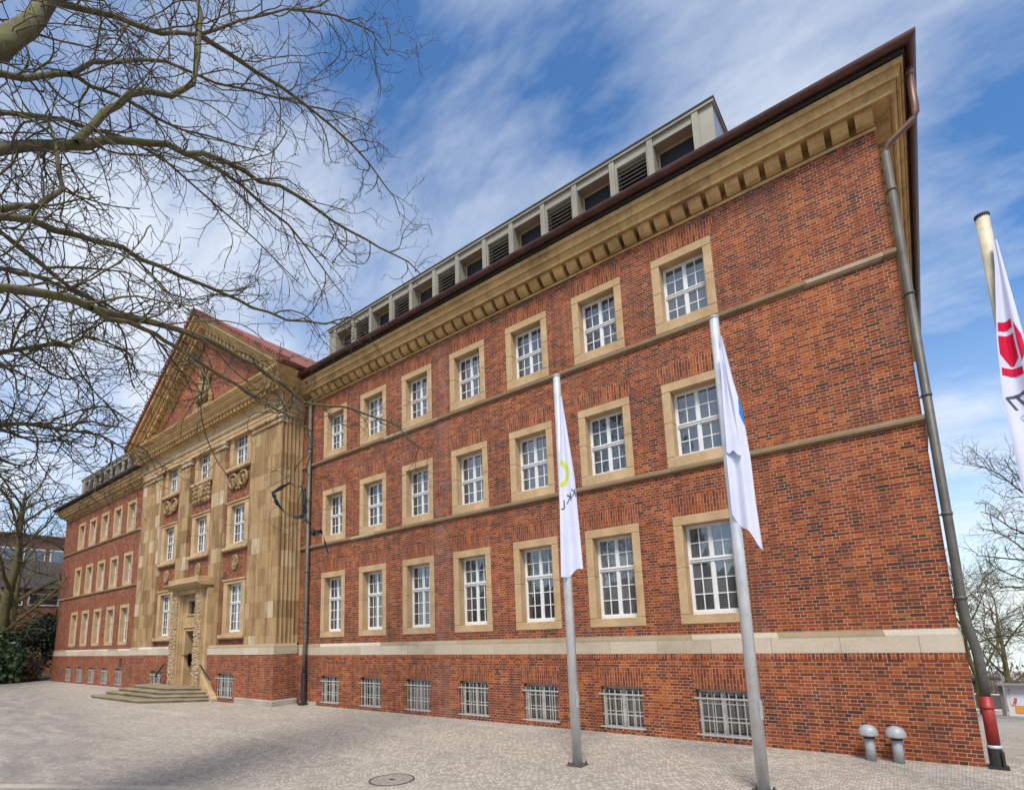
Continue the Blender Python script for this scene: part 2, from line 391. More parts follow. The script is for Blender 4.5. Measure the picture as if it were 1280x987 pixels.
# ------------------------------------------------------------------ mesh helpers
class MB:
    def __init__(s): s.v = []; s.f = []; s.mi = []; s.m = 0
    def quad(s, a, b, c, d):
        n = len(s.v); s.v += [tuple(a), tuple(b), tuple(c), tuple(d)]; s.f.append((n, n + 1, n + 2, n + 3)); s.mi.append(s.m)
    def poly(s, pts):
        n = len(s.v); s.v += [tuple(p) for p in pts]; s.f.append(tuple(range(n, n + len(pts)))); s.mi.append(s.m)
    def box(s, x0, x1, y0, y1, z0, z1):
        n = len(s.v)
        s.v += [(x0, y0, z0), (x1, y0, z0), (x1, y1, z0), (x0, y1, z0), (x0, y0, z1), (x1, y0, z1), (x1, y1, z1), (x0, y1, z1)]
        for q in ((0, 3, 2, 1), (4, 5, 6, 7), (0, 1, 5, 4), (1, 2, 6, 5), (2, 3, 7, 6), (3, 0, 4, 7)):
            s.f.append(tuple(n + i for i in q)); s.mi.append(s.m)
    def prism(s, pts, d):
        """closed polygon pts (3D) pushed along vector d"""
        n = len(s.v); k = len(pts); d = Vector(d)
        s.v += [tuple(p) for p in pts] + [tuple(Vector(p) + d) for p in pts]
        s.f.append(tuple(range(n, n + k))); s.mi.append(s.m)
        s.f.append(tuple(range(n + 2 * k - 1, n + k - 1, -1))); s.mi.append(s.m)
        for i in range(k):
            j = (i + 1) % k
            s.f.append((n + i, n + k + i, n + k + j, n + j)); s.mi.append(s.m)
    def lathe(s, prof, c=(0, 0, 0), n=20, axis='z'):
        base = len(s.v); k = len(prof)
        for i in range(n):
            a = 2 * pi * i / n
            for r, z in prof:
                if axis == 'z': s.v.append((c[0] + r * cos(a), c[1] + r * sin(a), c[2] + z))
                else: s.v.append((c[0] + r * cos(a), c[1] + z, c[2] + r * sin(a)))
        for i in range(n):
            j = (i + 1) % n
            for q in range(k - 1):
                s.f.append((base + i * k + q, base + j * k + q, base + j * k + q + 1, base + i * k + q + 1)); s.mi.append(s.m)
    def tube(s, pts, rad, sides=8, cap=True):
        pts = [Vector(p) for p in pts]; n = len(pts)
        if not hasattr(rad, '__len__'): rad = [rad] * n
        base = len(s.v); up = Vector((0.31, 0.17, 0.93))
        for i, p in enumerate(pts):
            d = pts[min(i + 1, n - 1)] - pts[max(i - 1, 0)]
            if d.length < 1e-9: d = Vector((0, 0, 1))
            d.normalize()
            a = d.cross(up)
            if a.length < .1: a = d.cross(Vector((1, 0, 0)))
            a.normalize(); b = d.cross(a)
            for q in range(sides):
                t = 2 * pi * q / sides
                s.v.append(tuple(p + (a * cos(t) + b * sin(t)) * rad[i]))
        for i in range(n - 1):
            for q in range(sides):
                w = (q + 1) % sides
                s.f.append((base + i * sides + q, base + i * sides + w, base + (i + 1) * sides + w, base + (i + 1) * sides + q)); s.mi.append(s.m)
        if cap:
            s.f.append(tuple(base + q for q in reversed(range(sides)))); s.mi.append(s.m)
            s.f.append(tuple(base + (n - 1) * sides + q for q in range(sides))); s.mi.append(s.m)
    def blob(s, c, r, n=8, jag=0.0, rnd=random):
        """lumpy ellipsoid"""
        base = len(s.v); R = n // 2 + 1
        for i in range(R + 1):
            th = pi * i / R
            for j in range(n):
                ph = 2 * pi * j / n
                k = 1 + (rnd.random() - .5) * jag if 0 < i < R else 1
                s.v.append((c[0] + r[0] * sin(th) * cos(ph) * k, c[1] + r[1] * sin(th) * sin(ph) * k, c[2] + r[2] * cos(th) * k))
        for i in range(R):
            for j in range(n):
                w = (j + 1) % n
                s.f.append((base + i * n + j, base + (i + 1) * n + j, base + (i + 1) * n + w, base + i * n + w)); s.mi.append(s.m)
    def ring(s, c, R, r, n=20, k=6, sx=1.0, sz=1.0):
        """torus in the XZ plane"""
        base = len(s.v)
        for i in range(n):
            a = 2 * pi * i / n
            for q in range(k):
                t = 2 * pi * q / k
                rr = R + r * cos(t)
                s.v.append((c[0] + rr * cos(a) * sx, c[1] + r * sin(t), c[2] + rr * sin(a) * sz))
        for i in range(n):
            j = (i + 1) % n
            for q in range(k):
                w = (q + 1) % k
                s.f.append((base + i * k + q, base + j * k + q, base + j * k + w, base + i * k + w)); s.mi.append(s.m)
    def sweep(s, path, prof, z_of=None):
        """profile (out, z) swept along an xy path with mitred corners; out = right-hand side of travel"""
        P = [Vector(p) for p in path]; n = len(P); k = len(prof); base = len(s.v)
        for i, p in enumerate(P):
            def nrm(a, b):
                d = (b - a).normalized(); return Vector((d.y, -d.x))
            if i == 0: m_ = nrm(P[0], P[1])
            elif i == n - 1: m_ = nrm(P[-2], P[-1])
            else:
                a, b = nrm(P[i - 1], p), nrm(p, P[i + 1]); m_ = (a + b) / (1 + a.dot(b))
            for o, z in prof: s.v.append((p.x + m_.x * o, p.y + m_.y * o, z))
        for i in range(n - 1):
            for q in range(k):
                w = (q + 1) % k
                s.f.append((base + i * k + q, base + i * k + w, base + (i + 1) * k + w, base + (i + 1) * k + q)); s.mi.append(s.m)
        s.f.append(tuple(base + q for q in reversed(range(k)))); s.mi.append(s.m)
        s.f.append(tuple(base + (n - 1) * k + q for q in range(k))); s.mi.append(s.m)
    def build(s, name, mats, parent=None, smooth=False, fix=True, bevel=0):
        me = bpy.data.meshes.new(name); me.from_pydata(s.v, [], s.f)
        if not isinstance(mats, (list, tuple)): mats = [mats]
        for x in mats: me.materials.append(x)
        if len(mats) > 1: me.polygons.foreach_set('material_index', s.mi)
        if fix:
            bm = bmesh.new(); bm.from_mesh(me)
            bmesh.ops.recalc_face_normals(bm, faces=bm.faces[:]); bm.to_mesh(me); bm.free()
        if smooth: me.polygons.foreach_set('use_smooth', [True] * len(me.polygons))
        me.update()
        o = bpy.data.objects.new(name, me); COL.objects.link(o)
        if parent is not None: o.parent = parent
        if bevel:
            b = o.modifiers.new('bevel', 'BEVEL'); b.width = bevel; b.segments = 1; b.limit_method = 'ANGLE'
        return o

def empty(name, loc=(0, 0, 0), rz=0.0):
    o = bpy.data.objects.new(name, None); COL.objects.link(o); o.location = loc; o.rotation_euler = (0, 0, rz); o.empty_display_size = .3
    return o
def tag(o, label, cat, group=None, kind=None):
    o['label'] = label
    if cat: o['category'] = cat
    if group: o['group'] = group
    if kind: o['kind'] = kind
    return o
def dup(o, parent=None, loc=None):
    c = o.copy(); COL.objects.link(c)
    if parent is not None: c.parent = parent
    if loc is not None: c.location = loc
    for ch in list(o.children):
        dup(ch, c)
    return c

def wall_grid(mb, x0, x1, z0, z1, y, holes, depth):
    """front face of a wall at y with rectangular openings (xa, xb, za, zb) and their reveals going back by depth"""
    xs = sorted({x0, x1, *[h[0] for h in holes], *[h[1] for h in holes]}); zs = sorted({z0, z1, *[h[2] for h in holes], *[h[3] for h in holes]})
    for a, b in zip(xs, xs[1:]):
        for c, d in zip(zs, zs[1:]):
            mx_, mz_ = (a + b) / 2, (c + d) / 2
            if any(h[0] < mx_ < h[1] and h[2] < mz_ < h[3] for h in holes): continue
            mb.quad((a, y, c), (b, y, c), (b, y, d), (a, y, d))
    for xa, xb, za, zb in holes:
        Y = y + depth
        mb.quad((xa, y, za), (xa, y, zb), (xa, Y, zb), (xa, Y, za))
        mb.quad((xb, y, zb), (xb, y, za), (xb, Y, za), (xb, Y, zb))
        mb.quad((xa, y, zb), (xb, y, zb), (xb, Y, zb), (xa, Y, zb))
        mb.quad((xb, y, za), (xa, y, za), (xa, Y, za), (xb, Y, za))

# ------------------------------------------------------------------ ground
def hgt(x, y):
    t = min(1, max(0, (x - 4) / 7.0)); t = t * t * (3 - 2 * t)
    yy = max(0.0, y - .6)
    return -t * (.102 * yy if yy < 260 else 26.5)
g = MB()
xs = [-400, -250, -150, -100, -70, -50, -35, -20, -8, 0, 2, 4, 5, 6, 7, 8, 9, 10, 11, 11.6, 12.2, 13, 14, 16, 20, 30, 60, 120, 250, 400]
ys = [-300, -150, -80, -40, -20, -10, -5, -2, 0, .6, 1.2, 2, 4, 8, 15, 25, 40, 60, 90, 130, 190, 260, 400]
for a, b in zip(xs, xs[1:]):
    for c, d in zip(ys, ys[1:]):
        g.quad((a, c, hgt(a, c)), (b, c, hgt(b, c)), (b, d, hgt(b, d)), (a, d, hgt(a, d)))
o = g.build('plaza_ground', M['setts']); tag(o, 'plaza of small grey granite setts laid in arcs in front of the brick building', 'ground', kind='structure')
g = MB()   # darker worn asphalt patch in the near left of the plaza
def sheet(name, pts, z, mat, label):
    mb = MB(); mb.poly([(x, y, z) for x, y in pts]); ob = mb.build(name, mat, fix=False)
    tag(ob, label, 'ground', kind='structure'); return ob
sheet('earth_bed', [(-46.5, -3.2), (-46.3, 12), (-64, 12), (-64, -10), (-52, -8), (-49, -3.8)], .004, M['earth'], 'strip of bare earth and leaf litter beside the building')

def kerb():
    a, b = Vector((-9.5, -13.95, 0)), Vector((5.35, -5.72, 0)); d = (b - a).normalized(); n = Vector((d.y, -d.x, 0)); L = (b - a).length; mb = MB(); q = 0.0
    while q < L - .3:
        p = a + d * q; r = a + d * min(q + .988, L)
        mb.prism([tuple(p + Vector((0, 0, -.05))), tuple(r + Vector((0, 0, -.05))), tuple(r + n * .24 + Vector((0, 0, -.05))), tuple(p + n * .24 + Vector((0, 0, -.05)))], (0, 0, .062)); q += 1.0
    tag(mb.build('kerb_strip', M['base_stone'], bevel=.004), 'row of flush pale kerb slabs along the near edge of the setts', 'kerb', kind='structure')
kerb()

# ------------------------------------------------------------------ the building
B = empty('brick_building', (0, 0, 0))
tag(B, 'long three storey red brick building with sandstone window surrounds, pilastered entrance pavilion and pediment', 'building')
XR, XL, DEP = 11.87, -45.6, 16.0
PX0, PX1, PY = -25.42, -9.84, -1.10       # pavilion front
PC = (PX0 + PX1) / 2
ZB0, ZB1, ZTOP = 2.0, 2.45, 13.19
WR = [i * 2.5 for i in (-3, -2, -1, 0, 1, 2, 3)]
WL = [-27.85 - 2.655 * i for i in range(6)]
FL = [(2.70, 5.37, 2.93, 5.14), (6.64, 8.91, 6.92, 8.68), (10.34, 12.52, 10.63, 12.29)]   # surround bottom/top, opening bottom/top
SW, OW = .797, .58

# walls (three bodies: right wing, left wing, pavilion)
def wing(x0, x1, wins, name):
    mb = MB()
    holes = [(x - SW + .02, x + SW - .02, s0 + .02, s1 - .02) for x in wins for (s0, s1, _, _) in FL]
    wall_grid(mb, x0, x1, ZB1 - .02, ZTOP + .03, 0, holes, .42)
    return mb
mb = wing(PX1 - .2, XR, WR, 'r')
mb.quad((XR, 0, -3), (XR, DEP, -3), (XR, DEP, 13.22), (XR, 0, 13.22))
mb.quad((XR, DEP, -3), (PC, DEP, -3), (PC, DEP, 14.1), (XR, DEP, 14.1))
mb.build('wall', M['brick'], B)
mb = wing(XL, PX0 + .2, WL, 'l')
mb.quad((XL, DEP, -1), (XL, 0, -1), (XL, 0, 14.1), (XL, DEP, 14.1))
mb.quad((PC, DEP, -3), (XL, DEP, -1), (XL, DEP, 14.1), (PC, DEP, 14.1))
mb.build('wall', M['brick'], B)

# plinth of the wings, with basement openings
BWZ = (.10, 1.18)
BH = .575
def plinth(x0, x1, wins, ends):
    mb = MB(); y = -.06
    wall_grid(mb, x0, x1, -.3, ZB0, y, [(x - BH, x + BH, BWZ[0], BWZ[1]) for x in wins], .5)
    mb.quad((x0, y, ZB0), (x1, y, ZB0), (x1, .3, ZB0), (x0, .3, ZB0))
    return mb
mb = plinth(PX1 - .1, XR + .06, WR, 1)
mb.quad((XR + .06, -.06, -3), (XR + .06, DEP, -3), (XR + .06, DEP, ZB0), (XR + .06, -.06, ZB0))
mb.build('plinth', M['brick_base'], B)
mb = plinth(XL - .06, PX0 + .1, WL, 1)
mb.quad((XL - .06, DEP, -1), (XL - .06, -.06, -.3), (XL - .06, -.06, ZB0), (XL - .06, DEP, ZB0))
mb.build('plinth', M['brick_base'], B)
# soldier course on top of the plinth
for x0, x1 in ((PX1, XR + .062), (XL - .062, PX0)):
    mb = MB(); mb.box(x0, x1, -.064, -.02, ZB0 - .125, ZB0 - .002)
    if x1 > 0: mb.box(XR + .02, x1 + .002, -.02, DEP, ZB0 - .125, ZB0 - .002)
    mb.build('soldier_course', M['brick_up'], B)

# pale stone band and string courses, swept round the corners
def sweep_part(name, path, prof, mat, parent=None, bevel=0):
    mb = MB(); mb.sweep(path, prof); return mb.build(name, mat, parent or B, bevel=bevel)
PATH_R = [(PX1 - .05, 0), (XR, 0), (XR, DEP)]
PATH_L = [(XL, DEP), (XL, 0), (PX0 + .05, 0)]
for P_ in (PATH_R, PATH_L):
    sweep_part('stone_band', P_, [(-.1, ZB0 + .002), (.045, ZB0 + .002), (.045, ZB0 + .32), (-.1, ZB0 + .32)], M['band'])
    sweep_part('stone_band_cap', P_, [(-.1, ZB0 + .323), (.042, ZB0 + .323), (.035, ZB0 + .36), (.004, ZB1), (-.1, ZB1)], M['band_cap'])
    for zb in (6.49, 10.17):
        sweep_part('string_course', P_, [(-.1, zb), (.03, zb), (.05, zb + .02), (.085, zb + .04), (.085, zb + .10), (.06, zb + .135), (.026, zb + .15), (-.1, zb + .15)], M['belt'])

# cornice of the wings
CORN = [(-.2, 13.19), (.035, 13.19), (.04, 13.25), (-.10, 13.275), (-.10, 13.575), (.35, 13.575), (.35, 13.545), (.40, 13.545), (.405, 13.655), (.425, 13.675), (.425, 13.70), (.48, 13.775), (.48, 13.75), (.525, 13.75),
        (.53, 13.885), (.55, 13.905), (.55, 13.93), (.575, 13.965), (.575, 13.945), (.615, 13.945), (.62, 14.07), (-.2, 14.10)]
def modillions(x0, x1, y, z0, z1, pitch=.457, w=.325):
    mb = MB(); n = int((x1 - x0) / pitch); off = (x1 - x0 - (n - 1) * pitch - w) / 2
    for i in range(n):
        xa = x0 + off + i * pitch
        pts = [(xa, y + .09, z1), (xa, y - .29, z1), (xa, y - .30, z1 - .08), (xa, y - .26, z1 - .10), (xa, y - .24, z1 - .17), (xa, y - .15, z0 + .03), (xa, y - .05, z0), (xa, y + .09, z0)]
        mb.prism(pts, (w, 0, 0))
    return mb
for P_, xa_, xb_ in ((PATH_R, PX1 + .75, XR + .10), (PATH_L, XL - .05, PX0 - .75)):
    mb = modillions(xa_, xb_, 0, 13.29, 13.577); mb.sweep(P_, CORN)
    if P_ is PATH_R:
        for i in range(34):          # along the end wall
            ya = .30 + i * .457; mb.box(XR - .09, XR + .29, ya, ya + .33, 13.30, 13.577)
    mb.build('cornice', M['cornice'], B)

# roof, eave board, gutter
def roof_part(x0, x1, hipl, hipr):
    mb = MB(); o_ = .80; z = 14.27; yr = 8.0; zr = z + (yr + o_) * .80
    a, b = x0 - (o_ if hipl else 0), x1 + (o_ if hipr else 0)
    ra, rb = (a + yr + o_ if hipl else a), (b - yr - o_ if hipr else b)
    f = [(a, -o_, z), (b, -o_, z), (b, DEP + o_, z), (a, DEP + o_, z)]
    r1, r2 = (ra, yr, zr), (rb, yr, zr)
    mb.poly([f[0], f[1], r2, r1]); mb.poly([f[2], f[3], r1, r2]); mb.poly([f[1], f[2], r2]); mb.poly([f[3], f[0], r1])
    mb.poly([(p[0], p[1], z - .05) for p in f])
    for i in range(4):
        p, q = f[i], f[(i + 1) % 4]; mb.quad((p[0], p[1], z - .05), (q[0], q[1], z - .05), q, p)
    return mb
roof_part(PX1 - .5, XR, False, True).build('roof', M['tile'], B)
roof_part(XL, PX0 + .5, True, False).build('roof', M['tile'], B)
for P_ in (PATH_R, PATH_L):
    sweep_part('eave_board', P_, [(.10, 14.11), (.66, 14.11), (.66, 14.235), (.10, 14.235)], M['eave'])
    gp = []
    for i in range(11):
        t = pi * i / 10; gp.append((.755 - .115 * cos(t), 14.30 - .135 * sin(t)))
    gp += [(.86, 14.325), (.645, 14.325)]
    mb = MB(); mb.sweep(P_, gp)
    # soldered joint collars along the front
    x0, x1 = (PX1 + 1.0, XR) if P_ is PATH_R else (XL, PX0 - 1.0)
    x = x0 + 1.3
    while x < x1:
        pts = [(x, -(.755 - .122 * cos(pi * i / 10)), 14.30 - .142 * sin(pi * i / 10)) for i in range(11)]
        mb.prism(pts, (.035, 0, 0)); x += 1.62
    mb.build('gutter', M['copper'], B)

# ---- windows: frame mesh > pane, surround
rnd = random.Random(5)
def window_frame(w, z0, z1, split, rt, rb, y=.26, cols=4, mull=.07):
    """white frame: outer frame, central mullion, transom and thin glazing bars; returns frame and pane builders (local x, z; y depth)"""
    f = MB(); p = MB(); fo = .055; hw = w
    f.box(-hw, -hw + fo, y, y + .07, z0, z1); f.box(hw - fo, hw, y, y + .07, z0, z1)
    f.box(-hw + fo, hw - fo, y, y + .07, z1 - fo, z1); f.box(-hw + fo, hw - fo, y - .02, y + .07, z0, z0 + fo + .03)
    zt = z1 - (z1 - z0) * split
    f.box(-hw + fo, hw - fo, y - .025, y + .07, zt - .042, zt + .042)
    f.box(-hw + fo, hw - fo, y - .045, y - .025, zt + .015, zt + .045)
    for a, b in ((z0 + fo + .03, zt - .05), (zt + .05, z1 - fo)):
        f.box(-mull / 2, mull / 2, y - .012, y + .07, a, b)
    bw = .013
    for (a, b, rows) in ((zt + .05, z1 - fo, rt), (z0 + fo + .03, zt - .05, rb)):
        for sx in (-1, 1):
            xa, xb = (mull / 2, hw - fo) if sx > 0 else (-hw + fo, -mull / 2)
            # sash rim
            f.box(xa, xa + .022, y + .008, y + .05, a, b); f.box(xb - .022, xb, y + .008, y + .05, a, b)
            f.box(xa + .022, xb - .022, y + .008, y + .05, a, a + .024); f.box(xa + .022, xb - .022, y + .008, y + .05, b - .024, b)
            nc = cols // 2; xi, xj = xa + .022, xb - .022; zi, zj = a + .024, b - .024
            for c in range(1, nc):
                xm = xi + (xj - xi) * c / nc; f.box(xm - bw, xm + bw, y + .015, y + .045, zi, zj)
            for r in range(1, rows):
                zm = zi + (zj - zi) * r / rows
                for c in range(nc):
                    q0 = xi + (xj - xi) * c / nc + (bw if c else 0); q1 = xi + (xj - xi) * (c + 1) / nc - (bw if c < nc - 1 else 0)
                    f.box(q0, q1, y + .015, y + .045, zm - bw, zm + bw)
            for c in range(nc):
                for r in range(rows):
                    q0 = xi + (xj - xi) * c / nc; q1 = xi + (xj - xi) * (c + 1) / nc; t0 = zi + (zj - zi) * r / rows; t1 = zi + (zj - zi) * (r + 1) / rows
                    j = [rnd.uniform(-.0022, .0022) for _ in range(4)]; yy = y + .032
                    p.quad((q0, yy + j[0], t0), (q1, yy + j[1], t0), (q1, yy + j[0] + j[1] - j[2] if False else yy + j[2], t1), (q0, yy + j[3], t1))
    return f, p
def surround(s0, s1, o0, o1, sw=SW, ow=OW, y0=-.022, yd=.34, joint=True, sillp=.0):
    """stone frame of four pieces, butted; deep reveals"""
    mb = MB()
    mb.box(-sw, sw, y0, yd, o1, s1)                       # lintel
    h = (o1 - o0)
    g_ = .004
    for sx in (-1, 1):
        xa, xb = (-sw, -ow) if sx < 0 else (ow, sw)
        zs_ = [o0, o0 + h * .52, o1 - g_]
        for a, b in zip(zs_, zs_[1:]): mb.box(xa, xb, y0, yd, a + g_, b)
    mb.box(-sw, sw, y0 - sillp, yd, s0, o0)               # bottom stone
    mb.quad((-ow, yd - .002, o0), (ow, yd - .002, o0), (ow, yd - .002, o1), (-ow, yd - .002, o1))
    return mb
def make_window(fl):
    s0, s1, o0, o1 = FL[fl]
    f, p = window_frame(OW - .005, o0, o1, .40 if fl == 0 else .515, 2, 3 if fl == 0 else 2)
    w = f.build('window', M['white'], B)
    p.build('pane', M['glass'], w, fix=False)
    surround(s0, s1, o0, o1).build('surround', M['surround'], w, bevel=.012)
    return w
def arch_mesh(hw, zb, h, flare, y):
    mb = MB(); mb.prism([(-hw, y, zb), (hw, y, zb), (hw + flare, y, zb + h), (-hw - flare, y, zb + h)], (0, .03, 0)); return mb
for fl in range(3):
    w = make_window(fl); a = arch_mesh(SW, FL[fl][1] + .003, .50, .13, -.005).build('brick_arch', M['brick_up'], B)
    first = True
    for x in WR + WL:
        if first: w.location = (x, 0, 0); a.location = (x, 0, 0); first = False
        else: dup(w, B, (x, 0, 0)); dup(a, B, (x, 0, 0))
# slightly varied panes would repeat: give each wing window its own tilt of the glass
for ob in [o_ for o_ in B.children if o_.name.startswith('window')]:
    for ch in ob.children:
        if ch.name.startswith('pane'):
            ch.rotation_euler = (0, 0, rnd.uniform(-.008, .008))

# basement windows: frame > pane, grille
def make_basement():
    f = MB(); p = MB(); gr = MB(); y = .10; z0, z1 = BWZ; hw = BH
    f.box(-hw, -hw + .07, y, y + .08, z0, z1); f.box(hw - .07, hw, y, y + .08, z0, z1)
    f.box(-hw + .07, hw - .07, y, y + .08, z1 - .07, z1); f.box(-hw + .07, hw - .07, y, y + .08, z0, z0 + .07)
    f.box(-.045, .045, y - .01, y + .08, z0 + .07, z1 - .07)
    for sx in (-1, 1):
        xa, xb = (.045, hw - .07) if sx > 0 else (-hw + .07, -.045); xm = (xa + xb) / 2
        f.box(xm - .014, xm + .014, y + .02, y + .06, z0 + .07, z1 - .07)
        for c in (0, 1):
            q0, q1 = (xa, xm - .014) if c == 0 else (xm + .014, xb)
            for zz in (z0 + .43, z0 + .74): f.box(q0, q1, y + .02, y + .06, zz - .013, zz + .013)
        p.quad((xa, y + .045, z0 + .07), (xb, y + .045, z0 + .07), (xb, y + .045, z1 - .07), (xa, y + .045, z1 - .07))
    for i in range(7):
        x = -hw + .09 + i * (2 * hw - .18) / 6
        gr.tube([(x, -.075, z0 - .02), (x, -.075, z1 - .09)], .011, 6)
    for zz in (z0 + .06, z1 - .20):
        gr.box(-hw - .05, hw + .05, -.100, -.086, zz - .018, zz + .018)
    gr.box(-hw + .02, hw - .02, -.062, -.05, z0 + .36, z0 + .385)
    for sx in (-1, 1):
        for zz in (z0 + .06, z1 - .20):
            gr.box(sx * (hw + .04) - .012, sx * (hw + .04) + .012, -.086, -.05, zz - .015, zz + .015)
    w = f.build('basement_window', M['grey_paint'], B); p.build('pane', M['glass'], w); gr.build('grille', M['bar'], w)
    sl = MB(); sl.box(-hw + .003, hw - .003, -.055, y, z0 - .09, z0 - .001); sl.build('sill', M['base_stone'], w)
    return w
BASEW = make_basement(); BASEA = arch_mesh(BH, BWZ[1] + .003, .47, .11, -.066).build('brick_arch', M['brick_up'], B)
first = True
for x in WR + WL:
    if first: BASEW.location = (x, 0, 0); BASEA.location = (x, 0, 0); first = False
    else: dup(BASEW, B, (x, 0, 0)); dup(BASEA, B, (x, 0, 0))

# ---- long dormer on each wing
def dormer(cx, x0, x1, pitch, n):
    mb = MB(); ya, yb, zt, zb = .40, 3.6, 16.70, 15.0
    wz0, wz1 = 15.30, 16.36; hw = .56; lw = .46
    op = []
    for i in range(n):
        c = cx + (i - (n - 1) / 2) * pitch; op.append((c - hw, c + hw, wz0, wz1))
        if i < n - 1: op.append((c + pitch / 2 - lw, c + pitch / 2 + lw, wz0 - .05, wz1 - .03))
    wall_grid(mb, x0, x1, zb, zt - .10, ya, op, .42)
    mb.box(x0 - .05, x1 + .05, ya - .07, ya + 3.3, zt - .10, zt - .02)            # roof slab lip
    mb.m = 1
    mb.quad((x1, ya, zb), (x1, yb, zb), (x1, yb, zt - .1), (x1, ya, zt - .1)); mb.quad((x0, ya, zb), (x0, yb, zb), (x0, yb, zt - .1), (x0, ya, zt - .1))
    mb.m = 2
    mb.box(x0 - .07, x1 + .07, ya - .09, ya + 3.3, zt - .018, zt + .03)
    mb.m = 0
    for i in range(n):          # proud upright strips either side of the openings
        c = cx + (i - (n - 1) / 2) * pitch
        for s_ in (-1, 1): mb.box(c + s_ * (hw + .09) - .085, c + s_ * (hw + .09) + .085, ya - .05, ya - .003, zb, zt - .11)
    d = mb.build('dormer', [M['casing'], M['casing_side'], M['eave']], B)
    for i in range(n):
        c = cx + (i - (n - 1) / 2) * pitch
        wv = MB(); y = ya + .40
        wv.box(c - hw, c - hw + .05, y - .04, y, wz0, wz1); wv.box(c + hw - .05, c + hw, y - .04, y, wz0, wz1); wv.box(c - hw + .05, c + hw - .05, y - .04, y, wz1 - .05, wz1); wv.box(c - hw + .05, c + hw - .05, y - .04, y, wz0, wz0 + .05)
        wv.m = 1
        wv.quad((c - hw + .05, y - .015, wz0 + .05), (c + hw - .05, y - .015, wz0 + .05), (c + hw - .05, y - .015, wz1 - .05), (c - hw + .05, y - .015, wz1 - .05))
        wv.build('dormer_window', [M['jamb'], M['dark']], d)
        if i < n - 1:
            lv = MB(); c2 = c + pitch / 2
            for q in range(8):
                z = wz0 - .04 + q * (wz1 - wz0) / 8
                lv.prism([(c2 - lw + .002, ya + .03, z), (c2 - lw + .002, ya + .045, z), (c2 - lw + .002, ya + .15, z + .085), (c2 - lw + .002, ya + .135, z + .085)], (2 * lw - .004, 0, 0))
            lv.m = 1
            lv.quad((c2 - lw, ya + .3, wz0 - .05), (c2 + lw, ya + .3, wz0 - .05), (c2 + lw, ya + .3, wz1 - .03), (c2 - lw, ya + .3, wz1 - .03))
            lv.build('louvre_panel', [M['louvre'], M['dark']], d)
    return d
dormer(0, -8.62, 8.62, 2.5, 7)
dormer(-35.0, -43.9, -26.6, 2.5, 7)

# ---- entrance pavilion
BZ0, BZ1 = 2.08, 2.52
PILS = [(PX0, -24.12, 'c'), (-24.10, -22.60, 's'), (-20.14, -18.90, 's'), (-16.24, -15.00, 's'), (-12.44, -11.16, 's'), (-11.14, PX1, 'c')]
ZP0, ZP1 = BZ1, 12.55
WY = -.93        # brick wall of the bays
def flutes(x0, x1, y, depth=.04, n=None):
    """profile points of a fluted face between x0 and x1 at y (towards -y)"""
    n = n or max(3, round((x1 - x0 - .12) / .205)); pts = [(x0, y)]; p = (x1 - x0 - .12) / n
    for i in range(n):
        a = x0 + .06 + i * p
        pts += [(a + p * .06, y), (a + p * .2, y + depth * .62), (a + p * .5, y + depth), (a + p * .8, y + depth * .62), (a + p * .94, y)]
    return pts + [(x1, y)]
def pil_mesh(x0, x1, yback, t):
    mb = MB(); pr_ = flutes(x0, x1, PY); n = len(pr_)
    for (a, b), (c, d) in zip(pr_, pr_[1:]):
        mb.quad((a, b, ZP0), (c, d, ZP0), (c, d, ZP1 - .32), (a, b, ZP1 - .32))
    mb.poly([(x0, PY, ZP1 - .32)] + [(a, b, ZP1 - .32) for a, b in pr_[1:-1]] + [(x1, PY, ZP1 - .32)])
    mb.box(x0 + (0 if x0 > PX0 + .01 else .05), x1 - (0 if x1 < PX1 - .01 else .05), PY - .004, yback, ZP1 - .32, ZP1)
    if x0 > PX0 + .01: mb.quad((x0, PY, ZP0), (x0, yback, ZP0), (x0, yback, ZP1 - .32), (x0, PY, ZP1 - .32))
    if x1 < PX1 - .01: mb.quad((x1, PY, ZP0), (x1, yback, ZP0), (x1, yback, ZP1 - .32), (x1, PY, ZP1 - .32))
    # capital
    mb.box(x0 - .03, x1 + .03, PY - .035, yback, ZP1 - .34, ZP1 - .29); mb.box(x0 - .05, x1 + .05, PY - .06, yback, ZP1 - .09, ZP1 - .002)
    return mb
for x0, x1, t in PILS:
    pil_mesh(x0, x1, WY + .02, t).build('pilaster', M['pilaster'], B)
# fluted flank walls of the pavilion
for X, sg in ((PX1, 1), (PX0, -1)):
    mb = MB(); pr_ = [(b, a) for a, b in flutes(PY, -.02, 0, .035, 5)]
    q = [(X - sg * b, a) for b, a in pr_]
    for (a, b), (c, d) in zip(q, q[1:]): mb.quad((a, b, ZP0), (c, d, ZP0), (c, d, ZP1), (a, b, ZP1))
    mb.build('flank_wall', M['pilaster'], B)
